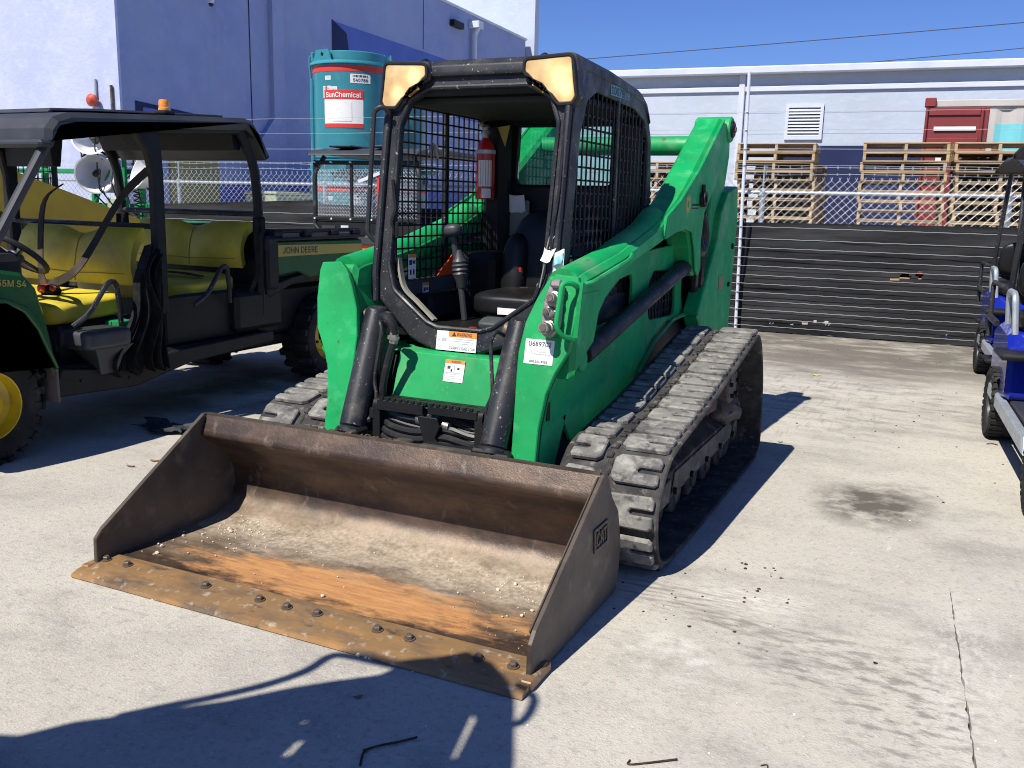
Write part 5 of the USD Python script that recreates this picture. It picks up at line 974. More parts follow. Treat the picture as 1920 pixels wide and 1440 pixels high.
def utility(loc, label):
    t = Thing('utility_vehicle', label, 'utility vehicle', loc); B = t.part
    xn, xf, xc = -2.52, -4.0, -3.26
    xp = lambda poly, b=.012, ins=0.: pyz(poly, xf+ins, xn-ins, b=b)
    for x, sg in ((-2.66, 1), (-3.86, -1)):
        rim_wheel(t, x, .80, .325, .25, sg); rim_wheel(t, x-.0, 3.77, .355, .28, sg, lugh=.03, lugs=18)
    B('frame', [box(xf+.2, xn-.2, .3, 4.2, .32, .42, .02), box(xc-.25, xc+.25, .2, 4.3, .25, .36, .02)], 'dark_plain')
    B('floor', box(xf+.04, xn-.04, 1.12, 3.05, .42, .47, .015), 'black_plastic')
    B('rock_rail', [pyz(rnd([(1.16, .31), (1.22, .47), (1.7, .40), (2.1, .46), (3.05, .48), (3.05, .40), (2.2, .36), (1.75, .28)], .03), xn-.06, xn, b=.008), cyl((xn+.001, 1.35, .38), (xn+.006, 1.35, .38), .012, 10), cyl((xn+.001, 1.7, .34), (xn+.006, 1.7, .34), .012, 10)], 'dark_plain')
    # bonnet, fenders, dash
    B('bonnet', loft([[(xc+s*w, y, z) for s, z in ((-1, z0), (-1, z1-.05), (-.85, z1), (.85, z1), (1, z1-.05), (1, z0))] for y, w, z0, z1 in ((.05, .52, .55, .80), (.12, .56, .52, .90), (.5, .58, .52, 1.0), (.95, .60, .52, 1.08))]), 'jd_green')
    for s in (-1, 1):
        xs_ = sorted((xc+s*.48, xc+s*.775))
        arch = [(.30, .62), (.40, .86), (.60, 1.0), (.86, 1.055), (1.00, 1.03), (1.08, .94), (1.12, .80), (1.155, .62), (1.175, .48), (1.145, .48), (1.10, .60), (1.05, .72), (.98, .82), (.88, .88), (.74, .89), (.60, .85), (.50, .76), (.42, .60), (.36, .50)]
        fe = B('fender', pyz(rnd(arch, .03, 3), *xs_, b=.02), 'jd_green')
        fl = [(.40, .60), (.50, .78), (.60, .875), (.74, .915), (.88, .905), (1.0, .845), (1.07, .74), (1.12, .61), (1.165, .49), (1.15, .49), (1.10, .60), (1.05, .72), (.98, .82), (.88, .88), (.74, .89), (.60, .85), (.50, .76), (.42, .60)]
        B('fender_flare', pyz(fl, *sorted((xc+s*.775, xc+s*.80)), b=.006), 'jd_green', parent=fe)
        B('mud_flap', box(*sorted((xc+s*.50, xc+s*.78)), 1.155, 1.172, .29, .485, .004), 'mud')
        B('wheel_well', pyz([(.40, .50), (.45, .66), (.60, .84), (.74, .885), (.88, .875), (1.0, .80), (1.09, .60), (1.14, .48), (1.10, .42), (1.0, .42)], *sorted((xc+s*.44, xc+s*.47))), 'jd_green')
    B('model_lettering', text('XUV855M S4', .034, (xc+.776, .865, .985), (0, 1, -.10), (0, .10, 1), .0015, True, width=.30), 'yellow_print', smooth=False)
    B('dash', [box(xf+.12, xn-.12, .90, 1.14, .82, 1.12, .04), box(xf+.1, xn-.16, .98, 1.16, 1.06, 1.10, .02)], 'black_plastic'); B('dash_panel', box(xn-.62, xn-.10, 1.12, 1.17, .60, .84, .02), 'grey_plastic')
    B('firewall', box(xf+.05, xn-.05, 1.08, 1.12, .45, .85, .01), 'dark_plain')
    c, n = np.array([-2.92, 1.30, 1.10]), np.array([.08, .62, .78]); n /= np.linalg.norm(n); u = np.cross(n, [0, 1, 0]); u /= np.linalg.norm(u); w = np.cross(n, u)
    sw = B('steering_wheel', tube([c+(u*math.cos(a)+w*math.sin(a))*.175 for a in np.arange(24)*math.pi/12], .017, 8, True), 'black_plastic')
    B('spoke', [tube([c-n*.02, c+(u*math.cos(a)+w*math.sin(a))*.17], .012, 6) for a in (.5, 2.6, 4.7)]+[cyl(c-n*.05, c-n*.0, .05, 14, .01), cyl(c-n*.32, c-n*.04, .025, 10)], 'grey_plastic', parent=sw)
    # benches
    def bench(y, z, zt, tilt=.0):
        R = rotx(-.20)
        def bk(s, q):
            x = xn-.16-s*1.06; k = 1-(.13*math.exp(-((s-.44)/.12)**2)); top = z+.12+(zt-z-.12)*q*k
            e = (abs(2*s-1))**6*.05+max(0, q-.86)**2*1.4
            return np.array([x, y+.42+.10*(top-z)/(zt-z)+e-.05*math.sin(math.pi*q)*(1-.6*math.exp(-((s-.45)/.08)**2)), top])
        b = B('seat_back', solidsheet(lambda s, q: bk(s, q), 30, 14, -.09), 'yellow', smooth=60)
        B('seam', tube([bk(.44, q)+[0, -.002, 0] for q in np.linspace(.04, .97, 12)], .0035, 5), 'yellow_paint', parent=b); B('seam', tube([bk(s_, .20)+[0, -.002, 0] for s_ in np.linspace(.04, .96, 24)], .003, 5), 'yellow_paint', parent=b)
        B('seat_cushion', [cushion(xn-.42, y+.17, z, .265, .30, .075, rotx(.06), p=5), cushion(xn-.96, y+.17, z, .265, .30, .075, rotx(.06), p=5)] if False else cushion(xn-.69, y+.17, z, .54, .30, .075, rotx(.06), p=6), 'yellow', smooth=60)
        B('seat_base', box(xf+.3, xn-.18, y-.05, y+.5, .47, z-.065, .02), 'dark_plain')
    bench(1.42, .765, 1.245); bench(2.42, .82, 1.275)
    B('under_seat_box', [box(xn-.5, xn-.2, 1.36, 1.42, .52, .66, .015), box(xn-.22, xn-.16, 1.36, 1.5, .56, .66, .01)], 'grey_plastic')
    bx = B('storage_box', cushion(xn-.03, 1.50, .615, .125, .165, .058, p=7), 'grey_plastic'); B('box_foot', loft([[(xn-.03+s*a, 1.53+q*b_, z) for s, q in ((-1, -1), (1, -1), (1, 1), (-1, 1))] for z, a, b_ in ((.40, .05, .06), (.5, .07, .09), (.57, .11, .14))]), 'grey_plastic', parent=bx)
    fc = B('fuel_cap', [lathe([(1e-4, 0), (.062, 0), (.07, .01), (.068, .045), (.05, .05), (1e-4, .05)], 20, (xn-.12, 1.74, .64))]+[box(xn-.12+.066*math.cos(a)-.008, xn-.12+.066*math.cos(a)+.008, 1.74+.066*math.sin(a)-.008, 1.74+.066*math.sin(a)+.008, .65, .685) for a in np.arange(0, 6.2, .7)], 'rack_green')
    for y, z in ((1.41, .76), (2.36, .80)):
        B('grab_rail', tube(fillet([(xn-.02, y-.08, z-.06), (xn+.02, y, z), (xn+.0, y+.17, z+.18), (xn-.02, y+.24, z+.18), (xn-.04, y+.28, z+.02), (xn-.05, y+.29, z-.08)], .05), .016, 8), 'dark_paint')
    # roll cage and roof
    for s, x in ((1, xn-.06), (-1, xf+.06)):
        B('front_post', tube(fillet([(x, .78, 1.02), (x, .93, 1.20), (x, 1.27, 1.71), (x, 1.36, 1.82)], .08), .030, 10), 'grey_plastic' if s > 0 else 'dark_plain')
        B('centre_post', pyz(rnd([(1.83, 1.88), (1.97, 1.70), (2.0, 1.55), (1.99, .70), (2.08, .70), (2.09, 1.58), (2.07, 1.88)], .03), x-.03, x+.03, b=.012), 'dark_plain')
        B('rear_post', [tube(fillet([(x, 2.80, 1.93), (x, 2.96, 1.66), (x, 2.985, 1.40), (x, 2.98, .60)], .08), .034, 10)], 'dark_plain')
        B('belt_reel', [box(x-.04, x+.04, 2.95, 3.03, 1.18, 1.32, .02), tube([(x+.03, 2.92, 1.30), (x+.03, 2.92, .9), (x, 2.86, .75)], .0, 4, flat=(.022, .004, (1, 0, 0)))], 'net')
        B('roof_rail', tube([(x, 1.36, 1.80), (x, 2.8, 1.90)], .028, 8), 'dark_plain')
    B('cross_bar', tube([(xn-.06, 2.03, 1.255), (xf+.06, 2.03, 1.255)], .017, 8), 'dark_paint'); B('cross_bar', tube([(xn-.06, 2.985, 1.33), (xf+.06, 2.985, 1.33)], .02, 8), 'dark_paint')
    B('cross_bar', tube([(xn-.06, 1.33, 1.79), (xf+.06, 1.33, 1.79)], .022, 8), 'dark_plain')
    rfp = [(1.235, 1.715), (1.25, 1.80), (1.30, 1.862), (1.40, 1.895), (2.2, 1.948), (2.84, 1.985), (2.92, 1.965), (2.985, 1.88), (3.06, 1.715), (3.035, 1.705), (2.94, 1.86), (2.86, 1.905), (1.44, 1.815), (1.34, 1.79), (1.29, 1.70)]
    ro = B('roof', pyz(rnd(rfp, .02, 3), xf-.0, xn, b=.03), 'grey_plastic')
    B('roof_panel', pyz(rnd([(1.42, 1.90), (1.44, 1.925), (1.75, 1.95), (2.4, 1.985), (2.78, 2.005), (2.83, 1.99)], .01), xf+.2, xn-.2, b=.015), 'grey_plastic', parent=ro)
    B('visor', box(xf+.02, xn+.0, 1.19, 1.29, 1.695, 1.735, .015), 'grey_plastic', parent=ro)
    B('head_liner', [pyz([(2.0, 1.62), (2.06, 1.62), (2.1, 1.86), (1.98, 1.86)], xf+.1, xf+.55), pyz([(2.8, 1.77), (2.86, 1.77), (2.9, 1.9), (2.78, 1.9)], xf+.1, xn-.1)], 'dark_plain')
    bc = B('beacon_base', box(-2.75, -2.65, 2.21, 2.31, 1.955, 1.985, .01), 'dark_plain')
    B('beacon', lathe([(1e-4, 0), (.038, 0), (.038, .014), (.034, .018), (.034, .055), (.029, .066), (1e-4, .068)], 20, (-2.70, 2.26, 1.986)), 'amber', parent=bc, label='amber beacon on the roof')
    # belts and net
    fl = lambda P, w, m='belt_web', up=(0, 1, 0): B('seat_belt' if m == 'belt_web' else 'net_strap', tube(catmull(P, 5), .0, 4, flat=(w, .004, up)), m)
    fl([(-3.36, 1.98, 1.50), (-3.31, 1.80, 1.38), (-3.12, 1.60, 1.02), (-3.05, 1.56, .90), (-3.02, 1.58, .86)], .028)
    fl([(xn-.08, 2.0, 1.60), (xn-.22, 1.9, 1.42), (-2.82, 1.64, 1.02), (-2.98, 1.56, .90), (-3.02, 1.57, .86)], .026)
    B('belt_buckle', [box(-3.05, -2.99, 1.50, 1.58, .85, .90, .012), box(-2.99, -2.93, 1.52, 1.56, .86, .895, .01)], 'brick_red'); B('belt_knot', jitter(trimesh.creation.icosphere(2, .045).apply_transform(np.diag([1.6, 1, .8, 1])).apply_translation((-3.0, 1.56, .865)), .06, 22), 'net')
    fl([(xn-.2, 2.55, .90), (-2.9, 2.52, .92), (-3.2, 2.54, .915), (-3.5, 2.52, .92)], .03, up=(0, 0, 1))
    nr = random.Random(4)
    for k in range(6):
        y0 = 1.93+nr.uniform(-.05, .06); y1 = 1.58+.07*k+nr.uniform(-.03, .03); x = xn+.02+nr.uniform(-.01, .02)
        fl([(x-.03, y0, 1.16-nr.uniform(0, .1)), (x, y0-.06-(8-k)*.008, .95), (x+.015, (y0+y1)/2, .72), (x+.01, y1, .48), (x, y1+.03, .37)], .03+nr.uniform(0, .02), 'net', (0, 1, .2))
    def drape(s, q):
        z = 1.12-.74*q; wdt = .05+.30*q**.8; y = 1.97-.18*q-wdt*.55+wdt*s*1.1
        return np.array([xn-.005+.06*(meshkit.fbm(np.array([s*9, q*2.5, 1.]))-.5)*(.5+q)+.02*(meshkit.fbm(np.array([s*24, q*6, 5.]))-.5), y, z+.10*(meshkit.fbm(np.array([s*5, 0, 8.]))-.5)*q])
    B('side_net', solidsheet(drape, 36, 22, .004), 'net', smooth=60)
    # cargo box
    cb = B('cargo_box', [box(xf+.02, xn-.05, 3.14, 4.22, .80, .86, .01), box(xf+.02, xf+.07, 3.14, 4.22, .86, 1.16, .01), box(xn-.10, xn-.05, 3.14, 4.22, .86, 1.16, .01), box(xf+.02, xn-.05, 3.10, 3.16, .80, 1.22, .015)], 'black_plastic')
    B('tailgate', box(xf+.03, xn-.06, 4.19, 4.24, .80, 1.18, .012), 'black_plastic')
    sd = pyz(rnd([(3.10, 1.13), (4.20, 1.12), (4.22, .93), (4.02, .925), (3.92, .885), (3.80, .85), (3.5, .845), (3.35, .90), (3.12, .885)], .02), xn-.05, xn+.0, b=.008)
    B('side_panel', sd, 'jd_green')
    B('name_strip', pyz([(3.12, 1.105), (4.19, 1.085), (4.19, 1.015), (3.12, 1.02)], xn+.0005, xn+.003), 'yellow_print', smooth=False)
    B('lettering', text('JOHN DEERE', .045, (xn+.003, 3.38, 1.062), (0, 1, -.015), (0, .015, 1), .001, True, width=.42), 'print', smooth=False)
    B('box_rail', [box(xn-.09, xn+.01, 3.06, 4.24, 1.135, 1.16, .008), tube([(xn-.04, 3.12, 1.205), (xn-.04, 4.2, 1.20)], .016, 8)]+[box(xn-.07, xn-.01, y, y+.1, 1.16, 1.205, .008) for y in (3.10, 3.45, 3.8, 4.1)], 'black_plastic')
    B('box_rail', [box(xf, xf+.09, 3.06, 4.24, 1.135, 1.16, .008), tube([(xf+.04, 3.12, 1.205), (xf+.04, 4.2, 1.20)], .016, 8)], 'black_plastic')
    B('box_corner', box(xn-.08, xn+.005, 3.0, 3.13, .78, 1.17, .02), 'black_plastic')
    B('rear_fender', pyz(rnd([(3.0, .80), (3.3, .86), (3.6, .90), (3.95, .86), (4.1, .76), (4.05, .74), (3.9, .80), (3.6, .84), (3.3, .80), (3.04, .72)], .03), xn-.4, xn-.02, b=.01), 'black_plastic')
    B('engine_cover', [box(xf+.15, xn-.15, 3.0, 4.1, .42, .78, .03), box(xn-.25, xn-.03, 2.7, 3.2, .5, .78, .03)], 'dark_plain')
    B('side_skirt', [box(xn-.16, xn-.10, 2.1, 2.98, .47, .80, .015), box(xn-.17, xn-.11, 2.98, 3.1, .47, 1.0, .01)], 'dark_plain')
    B('spring', tube([(xn-.22+.05*math.cos(k*.7), 3.42+.05*math.sin(k*.7), .45+.0085*k) for k in range(45)], .010, 6), 'trim_pale')
    B('exhaust', [cyl((xc, 2.6, .3), (xc, 3.3, .3), .06, 12, .01), box(xn-.7, xn-.3, 2.3, 2.6, .28, .40, .03)], 'mud')
    return t
UV = utility((-3.26, 2.2, 0), 'green and yellow crew utility vehicle nearest the loader with amber roof beacon')
def copy_of(proto, name, label, cat, delta, group, rz=0.):
    return Thing(name, label, cat, tuple(proto.loc+np.array(delta, float)), group, rz, proto)

# ================================================================== yellow loader with mesh cab, behind the utility vehicles
YL = Thing('yellow_loader', 'yellow compact loader with wire mesh cab behind the utility vehicle seats', 'loader', (-7.2, 4.2, 0))
Y = YL.part
def ybeam(p0, p1, h, w): return tube([p0, p1], .0, 4, flat=(w, h, (0, 0, 1)))
Y('lift_arm', [ybeam((-6.15, 3.1, 1.62), (-5.35, 4.9, .85), .19, .09)], 'yellow_paint', smooth=False); Y('lift_arm', [ybeam((-7.9, 3.1, 1.62), (-7.1, 4.9, .85), .19, .09)], 'yellow_paint', smooth=False)
Y('body', [box(-7.6, -6.3, 3.2, 5.2, .35, 1.05, .06)], 'yellow_paint'); Y('engine_cover', box(-7.4, -6.5, 2.5, 3.3, .45, 1.25, .05), 'brown_steel')
for x in (-7.75, -6.2):
    for y in (3.3, 4.6): rim_wheel(YL, x, y, .38, .28, 1 if x > -7 else -1)
Y('cab_post', [cyl((-6.45, y, 1.0), (-6.45, y, 2.05), .03, 8) for y in (3.35, 4.4)]+[cyl((-7.5, y, 1.0), (-7.5, y, 2.05), .03, 8) for y in (3.35, 4.4)], 'dark_plain'); Y('cab_roof', box(-7.55, -6.4, 3.3, 4.5, 2.05, 2.1, .02), 'dark_plain')
Y('mesh_guard', [box(-6.452, -6.446, y, y+.007, 1.15, 2.05) for y in np.arange(3.37, 4.4, .075)]+[box(-6.452, -6.446, 3.35, 4.4, z, z+.007) for z in np.arange(1.2, 2.03, .075)]+[box(x, x+.007, 4.40, 4.405, 1.15, 2.05) for x in np.arange(-7.45, -6.45, .075)]+[box(-7.5, -6.45, 4.40, 4.405, z, z+.007) for z in np.arange(1.2, 2.03, .075)], 'dark_plain', kind='stuff', smooth=False)
# ---- light tower trailer
LT = Thing('light_tower', 'green floodlight trailer with round silver lamps seen through the utility vehicle', 'light tower', (-6.9, 6.0, 0))
Lp = LT.part
Lp('chassis', [box(-7.6, -6.2, 5.6, 6.9, .35, .5, .02)], 'rack_green'); Lp('hood', loft([[(-6.9+a*s, 6.2+b*q, z) for s, q in ((-1, -1), (1, -1), (1, 1), (-1, 1))] for z, a, b in ((.5, .75, .6), (.95, .75, .6), (1.12, .6, .5))]), 'rack_green')
for x, y in ((-8.0, 5.5), (-7.05, 5.4), (-6.3, 5.4)): Lp('mast', box(x-.03, x+.03, y-.03, y+.03, .4, 2.15, .008), 'rack_green')
for z in (1.28, 1.66, 2.08): Lp('rail', box(-8.7, -6.1, 5.36, 5.42, z, z+.055, .008), 'rack_green')
for x in (-8.6, -8.0, -7.4, -6.7): Lp('bracket', box(x-.08, x+.08, 5.30, 5.37, 1.18, 1.30, .01), 'rack_green')
for x in (-7.75, -6.15): rim_wheel(LT, x, 6.2, .3, .18, 1 if x > -7 else -1)
def floodlight(c, ax, k):
    ax = np.array(ax, float); ax /= np.linalg.norm(ax)
    b = Lp('lamp', lathe([(1e-4, -.10), (.05, -.10), (.10, -.06), (.16, .02), (.20, .10), (.215, .10), (.17, .0), (.10, -.075), (.05, -.12), (1e-4, -.12)], 26, c, ax), 'silver')
    Lp('lamp_socket', [cyl(np.array(c)-ax*.08, np.array(c)+ax*.06, .035, 12, .006), tube(catmull([np.array(c)+ax*.02, np.array(c)+ax*.08+[.08, 0, .05], np.array(c)+ax*.1+[.05, 0, -.15], np.array(c)+[.12, .0, -.22]], 4), .008, 5)], 'dark_plain', parent=b)
    Lp('lamp_yoke', tube(catmull([np.array(c)+[-.23, .02, 0], np.array(c)+[-.22, .02, .18], np.array(c)+[0, .02, .25], np.array(c)+[.2, .02, .18]], 4), .012, 6), 'dark_plain', parent=b)
floodlight((-6.72, 5.15, 1.66), (.75, -.8, -.15), 0); floodlight((-5.98, 5.2, 1.66), (-.3, -.8, .35), 1); floodlight((-6.72, 5.15, 2.03), (.5, -.8, .3), 2)
for k, (x, y) in enumerate(((-6.95, 5.3), (-6.45, 5.3), (-6.05, 5.32))): Lp('upright', box(x-.022, x+.022, y-.022, y+.022, .5, 1.9, .006), 'rack_green')
Lp('rail', box(-7.1, -5.9, 5.24, 5.29, 1.10, 1.15, .008), 'rack_green')
for k in range(5): Lp('cable', tube(catmull([(-7.0+.25*k, 5.2, 1.95-.1*k), (-6.85+.2*k, 5.12, 1.55), (-6.7+.16*k, 5.16, 1.38-.03*k), (-6.5+.1*k, 5.22, 1.2)], 5), .008, 5), 'hose')
Lp('crossbar', [tube([(-6.98, 5.25, 1.2), (-6.5, 5.25, 1.85)], .014, 6)], 'rack_green'); Lp('junction_box', box(-6.62, -6.42, 5.18, 5.27, 1.26, 1.40, .012), 'pale_green')
Lp('control_box', [box(-6.95, -6.55, 5.3, 5.36, 1.45, 1.82, .01)], 'trim_pale'); Lp('control_label', box(-6.82, -6.62, 5.292, 5.299, 1.62, 1.70), 'rack_green', smooth=False)
Lp('bar', [box(-7.0, -6.0, 5.2, 5.26, 1.83, 1.87, .006)], 'galv'); Lp('coil_cord', tube([(-6.28+.035*math.cos(k*.9), 5.3+.035*math.sin(k*.9), 1.15+.007*k) for k in range(90)], .009, 5), 'hose')

# ================================================================== black utility vehicle seen from behind (mesh rear panel)
BU = Thing('black_utility_vehicle', 'black utility vehicle with expanded mesh rear panel and dark roof beside the loader', 'utility vehicle', (-4.2, 7.4, 0))
b = BU.part
def bx_(s0, s1, d0, d1, z0, z1, bb=.008): return frame(box(s0, s1, d0, d1, z0, z1, bb), ND*7.0, US, ND)
sL, sR = -4.47, -3.05
b('roof', [frame(pyz(rnd([(-.10, 1.93), (-.02, 1.985), (.3, 2.03), (1.5, 2.03), (1.6, 1.97), (1.5, 1.95), (.2, 1.95)], .02), sL-.02, sR+.02, b=.02), ND*7.0, US, ND)], 'grey_plastic'); b('roof_rib', [bx_(s, s+.30, .05, 1.4, 2.03, 2.055, .012) for s in (sL+.2, sL+.75)], 'grey_plastic')
for s in (sL+.02, sR-.02): b('post', tube(fillet([F(0, 0, 0)*0+US*s+ND*(7.0+.03)+np.array([0, 0, .95]), US*s+ND*7.03+np.array([0, 0, 1.75]), US*(s+(.1 if s < -4 else -.1))+ND*7.1+np.array([0, 0, 1.93])], .1), .028, 8), 'dark_paint')
b('rear_panel', [bx_(sL, sR, .02, .05, 1.83, 1.88), bx_(sL, sR, .0, .05, 1.19, 1.235), bx_(sL, sL+.05, .02, .05, 1.2, 1.85), bx_(sL+.50, sL+.54, .02, .05, 1.2, 1.85), bx_(sL+.96, sL+1.0, .02, .05, 1.2, 1.85)], 'dark_plain')
dm = []
for i in range(36):
    for j in range(15):
        s, z = sL+.05+i*.038, 1.24+j*.042
        if s > sR-.06: continue
        for (a0, c0), (a1, c1) in (((0, .021), (.019, 0)), ((.019, 0), (.038, .021)), ((.038, .021), (.019, .042)), ((.019, .042), (0, .021))):
            if j > 0 and c0+c1 < .03 and False: continue
            dm.append(((s+a0, z+c0), (s+a1, z+c1)))
v, f = [], []
for (s0, z0), (s1, z1) in dm[::1]: bar3(US*s0+ND*7.035+np.array([0, 0, z0]), US*s1+ND*7.035+np.array([0, 0, z1]), .0025)
b('expanded_mesh', T(v, f), 'galv', smooth=False, kind='stuff')
b('panel_screw', [cyl(US*s+ND*(7.0-.006)+np.array([0, 0, z]), US*s+ND*7.02+np.array([0, 0, z]), .012, 8) for s in (sL+.03, sL+.26, sL+.52, sL+.8) for z in (1.21, 1.86)], 'trim_pale', kind='stuff')
b('body', [bx_(sL+.02, sR, .08, 1.9, .55, 1.0, .03), bx_(sL+.02, sR, .02, .1, .98, 1.18, .01)], 'dark_plain'); b('rear_shelf', bx_(sL+.1, sR-.05, -.10, .1, .92, 1.03, .02), 'grey_plastic')
b('tail_light', bx_(sL+.17, sL+.37, -.12, -.10, 1.0, 1.045, .006), 'lamp_lens', label='small pale rear lamp on the black bumper'); b('bumper', bx_(sL+.2, sR-.1, -.02, .1, .8, .93, .02), 'black_plastic')
b('data_plate', [bx_(sL+.12, sL+.3, .012, .0195, 1.09, 1.13, 0)], 'print'); b('data_plate', [bx_(sL+.38, sL+.48, .012, .0195, 1.075, 1.135, 0)], 'trim_pale')
b('orange_frame', [bx_(sL+.62, sL+.86, -.06, .2, .78, .97, .02), bx_(sL+.6, sL+.66, -.08, -.0, .75, 1.0, .01)], 'orange_plastic')
b('brace', tube([US*(sL+.03)+ND*7.0+np.array([0, 0, 1.14]), US*(sL+.24)+ND*6.98+np.array([0, 0, .93])], .02, 6), 'dark_plain')
for s in (sL+.12, sR-.12):
    for d in (.35, 1.6): rim_wheel(BU, (US*s+ND*(7.0+d))[0], (US*s+ND*(7.0+d))[1], .32, .25, -1 if s < -4 else 1, rim='dark_plain')
b('cross_sticks', [tube([US*(sL+.80)+ND*6.99+np.array([0, 0, 1.32]), US*(sL+.80)+ND*6.99+np.array([0, 0, 1.80])], 0, 4, flat=(.018, .006, (1, 0, 0))), tube([US*(sL+.64)+ND*6.985+np.array([0, 0, 1.64]), US*(sL+.92)+ND*6.985+np.array([0, 0, 1.74])], 0, 4, flat=(.006, .018, (0, 0, 1)))], 'trim_pale')
b('lettered_strip', [bx_(sL+.875, sL+.905, -.005, .015, 1.30, 1.72, 0), bx_(sL+.94, sL+.975, -.005, .015, 1.30, 1.72, 0)], 'red_flat')

# ================================================================== blue carts at the right edge
def cart(loc, label, rz):
    t = Thing('golf_cart', label, 'golf cart', loc, 'blue carts parked at the right', rz); B = t.part; L = np.array(loc, float)
    RZ = trimesh.transformations.rotation_matrix(math.radians(rz), [0, 0, 1])
    def up(m):
        if isinstance(m, (list, tuple)): return [up(q) for q in m]
        return m.copy().apply_transform(RZ).apply_translation(L)
    # local: x 0..1.2 to the right, rear wheel at y=0, front at y=-1.7
    class P:  # wheel helper in local space
        def part(s, n, m, *a, **k): return t.part(n, up(m), *a, **k)
    lp = P()
    for x, sg in ((.09, -1), (1.11, 1)):
        for y in (0, -1.76): rim_wheel(lp, x, y, .235, .20, sg, rim='grey_plastic', lugs=30, lugh=.006)
    B('body', up([pyz(rnd([(.30, .36), (.34, .70), (.12, .76), (-.30, .74), (-.42, .62), (-.46, .34), (-.30, .30), (-.22, .30), (-.18, .42), (0, .50), (.18, .42), (.24, .32)], .05), .02, 1.18, b=.03)]), 'cart_blue')
    B('front_cowl', up([loft([[(.6+s*w, y, z) for s, z in ((-1, z0), (-1, z1-.08), (-.8, z1), (.8, z1), (1, z1-.08), (1, z0))] for y, w, z0, z1 in ((-1.30, .56, .30, .86), (-1.55, .58, .46, .80), (-1.9, .57, .46, .66), (-2.15, .45, .36, .5))])]), 'cart_blue')
    B('floor', up(box(.06, 1.14, -1.35, -.42, .29, .33, .01)), 'grey_plastic'); B('rocker', up(pyz([(.26, .26), (.28, .36), (-.3, .33), (-1.35, .31), (-1.4, .22), (-.3, .24)], .0, .05, b=.01)), 'galv')
    B('bumper', up([tube([(.02, .40, .34), (1.18, .40, .34)], .03, 8)]), 'mud'); B('rear_deck', up(box(.10, 1.10, .05, .62, .60, .66, .015)), 'black_plastic')
    B('seat', up(cushion(.6, -.15, .80, .52, .24, .07, p=5)), 'vinyl'); B('seat_back', up(cushion(.6, .12, 1.05, .50, .06, .17, rotx(.12), p=4)), 'vinyl'); B('rear_seat', up(cushion(.6, .33, .76, .50, .18, .06, p=5)), 'vinyl')
    B('rear_backrest', up(cushion(.6, .18, .98, .50, .05, .15, p=4)), 'vinyl')
    for x in (.06, 1.14):
        B('arm_rest', up([tube(fillet([(x, .02, .72), (x-.02, .0, .97), (x-.02, -.26, .97), (x, -.30, .72)], .06), .02, 8)]), 'galv')
        B('rear_post', up(tube(fillet([(x+.05, -.02, .82), (x, .12, .88), (x+.01, .10, 1.2), (x+.04, .02, 1.80)], .1), .020, 8)), 'dark_paint'); B('front_post', up(tube([(x, -1.32, .84), (x+.02, -.95, 1.82)], .018, 8)), 'dark_paint')
        B('rear_rail', up([tube(fillet([(x-.04, .60, .60), (x-.04, .66, .98), (x-.02, .42, .97), (x+.05, .22, .95)], .05), .017, 8), tube([(x-.05, .60, .74), (x-.03, .30, .72)], .022, 6)]), 'dark_paint')
    B('foot_rest', up([box(.02, 1.18, .58, .84, .40, .43, .01), box(-.05, .22, -.62, -.30, .60, .64, .015)]), 'black_plastic')
    B('roof', up(pyz(rnd([(.35, 1.80), (.30, 1.86), (-.2, 1.92), (-.9, 1.92), (-1.25, 1.86), (-1.28, 1.80), (-1.22, 1.82), (-.9, 1.87), (-.2, 1.87), (.28, 1.82)], .02), .0, 1.2, b=.025)), 'grey_plastic')
    c, n = np.array([.35, -1.02, .98]), np.array([0, .55, .83]); u = np.array([1., 0, 0]); w = np.cross(n, u)
    B('steering_wheel', up([tube([c+(u*math.cos(a)+w*math.sin(a))*.17 for a in np.arange(20)*math.pi/10], .014, 6, True), cyl(c-n*.4, c, .02, 8), tube([c-u*.17, c+u*.17], .012, 6)]), 'black_plastic'); B('windscreen', up(box(.08, 1.12, -1.235, -1.23, .86, 1.3)), 'glass', smooth=False)
    return t
GC = cart((2.30, 4.42, 0), 'blue cart nearest the viewer at the right edge', 4.6)
copy_of(GC, 'golf_cart', 'blue cart further back by the fence with its roof post showing', 'golf cart', (-.02, 2.72, 0), 'blue carts parked at the right', 4.6)

# ================================================================== things in and on the loader
FE = Thing('fire_extinguisher', 'red fire extinguisher strapped inside the loader cab', 'fire extinguisher', (-.39, 2.30, 1.47))
FE.part('cylinder', lathe([(1e-4, 1.47), (.050, 1.47), (.054, 1.48), (.054, 1.72), (.045, 1.765), (.022, 1.79), (.02, 1.80), (1e-4, 1.80)], 24, (-.39, 2.30, 0)), 'red')
FE.part('valve', [cyl((-.39, 2.30, 1.80), (-.39, 2.30, 1.86), .016, 10), box(-.40, -.38, 2.24, 2.33, 1.855, 1.87, .003), frame(box(-.008, .008, -.06, .04, 0, .01, .002), (-.39, 2.28, 1.885), (1, 0, 0), (0, 1, .3)), cyl((-.415, 2.30, 1.83), (-.365, 2.30, 1.83), .012, 10)], 'bare')
FE.part('label', frame(grid(lambda s, q: np.array([.0548*math.sin((s-.5)*1.5), -.0548*math.cos((s-.5)*1.5), 1.54+.14*q]), 10, 1), (-.39, 2.30, 0), (.9, .4, 0), (-.4, .9, 0), (0, 0, 1)), 'sticker', smooth=True)
FE.part('label', frame(grid(lambda s, q: np.array([.0549*math.sin((s-.3)*1.0), -.0549*math.cos((s-.3)*1.0), 1.478+.05*q]), 10, 1), (-.39, 2.30, 0), (.9, .4, 0), (-.4, .9, 0), (0, 0, 1)), 'sticker', smooth=True)
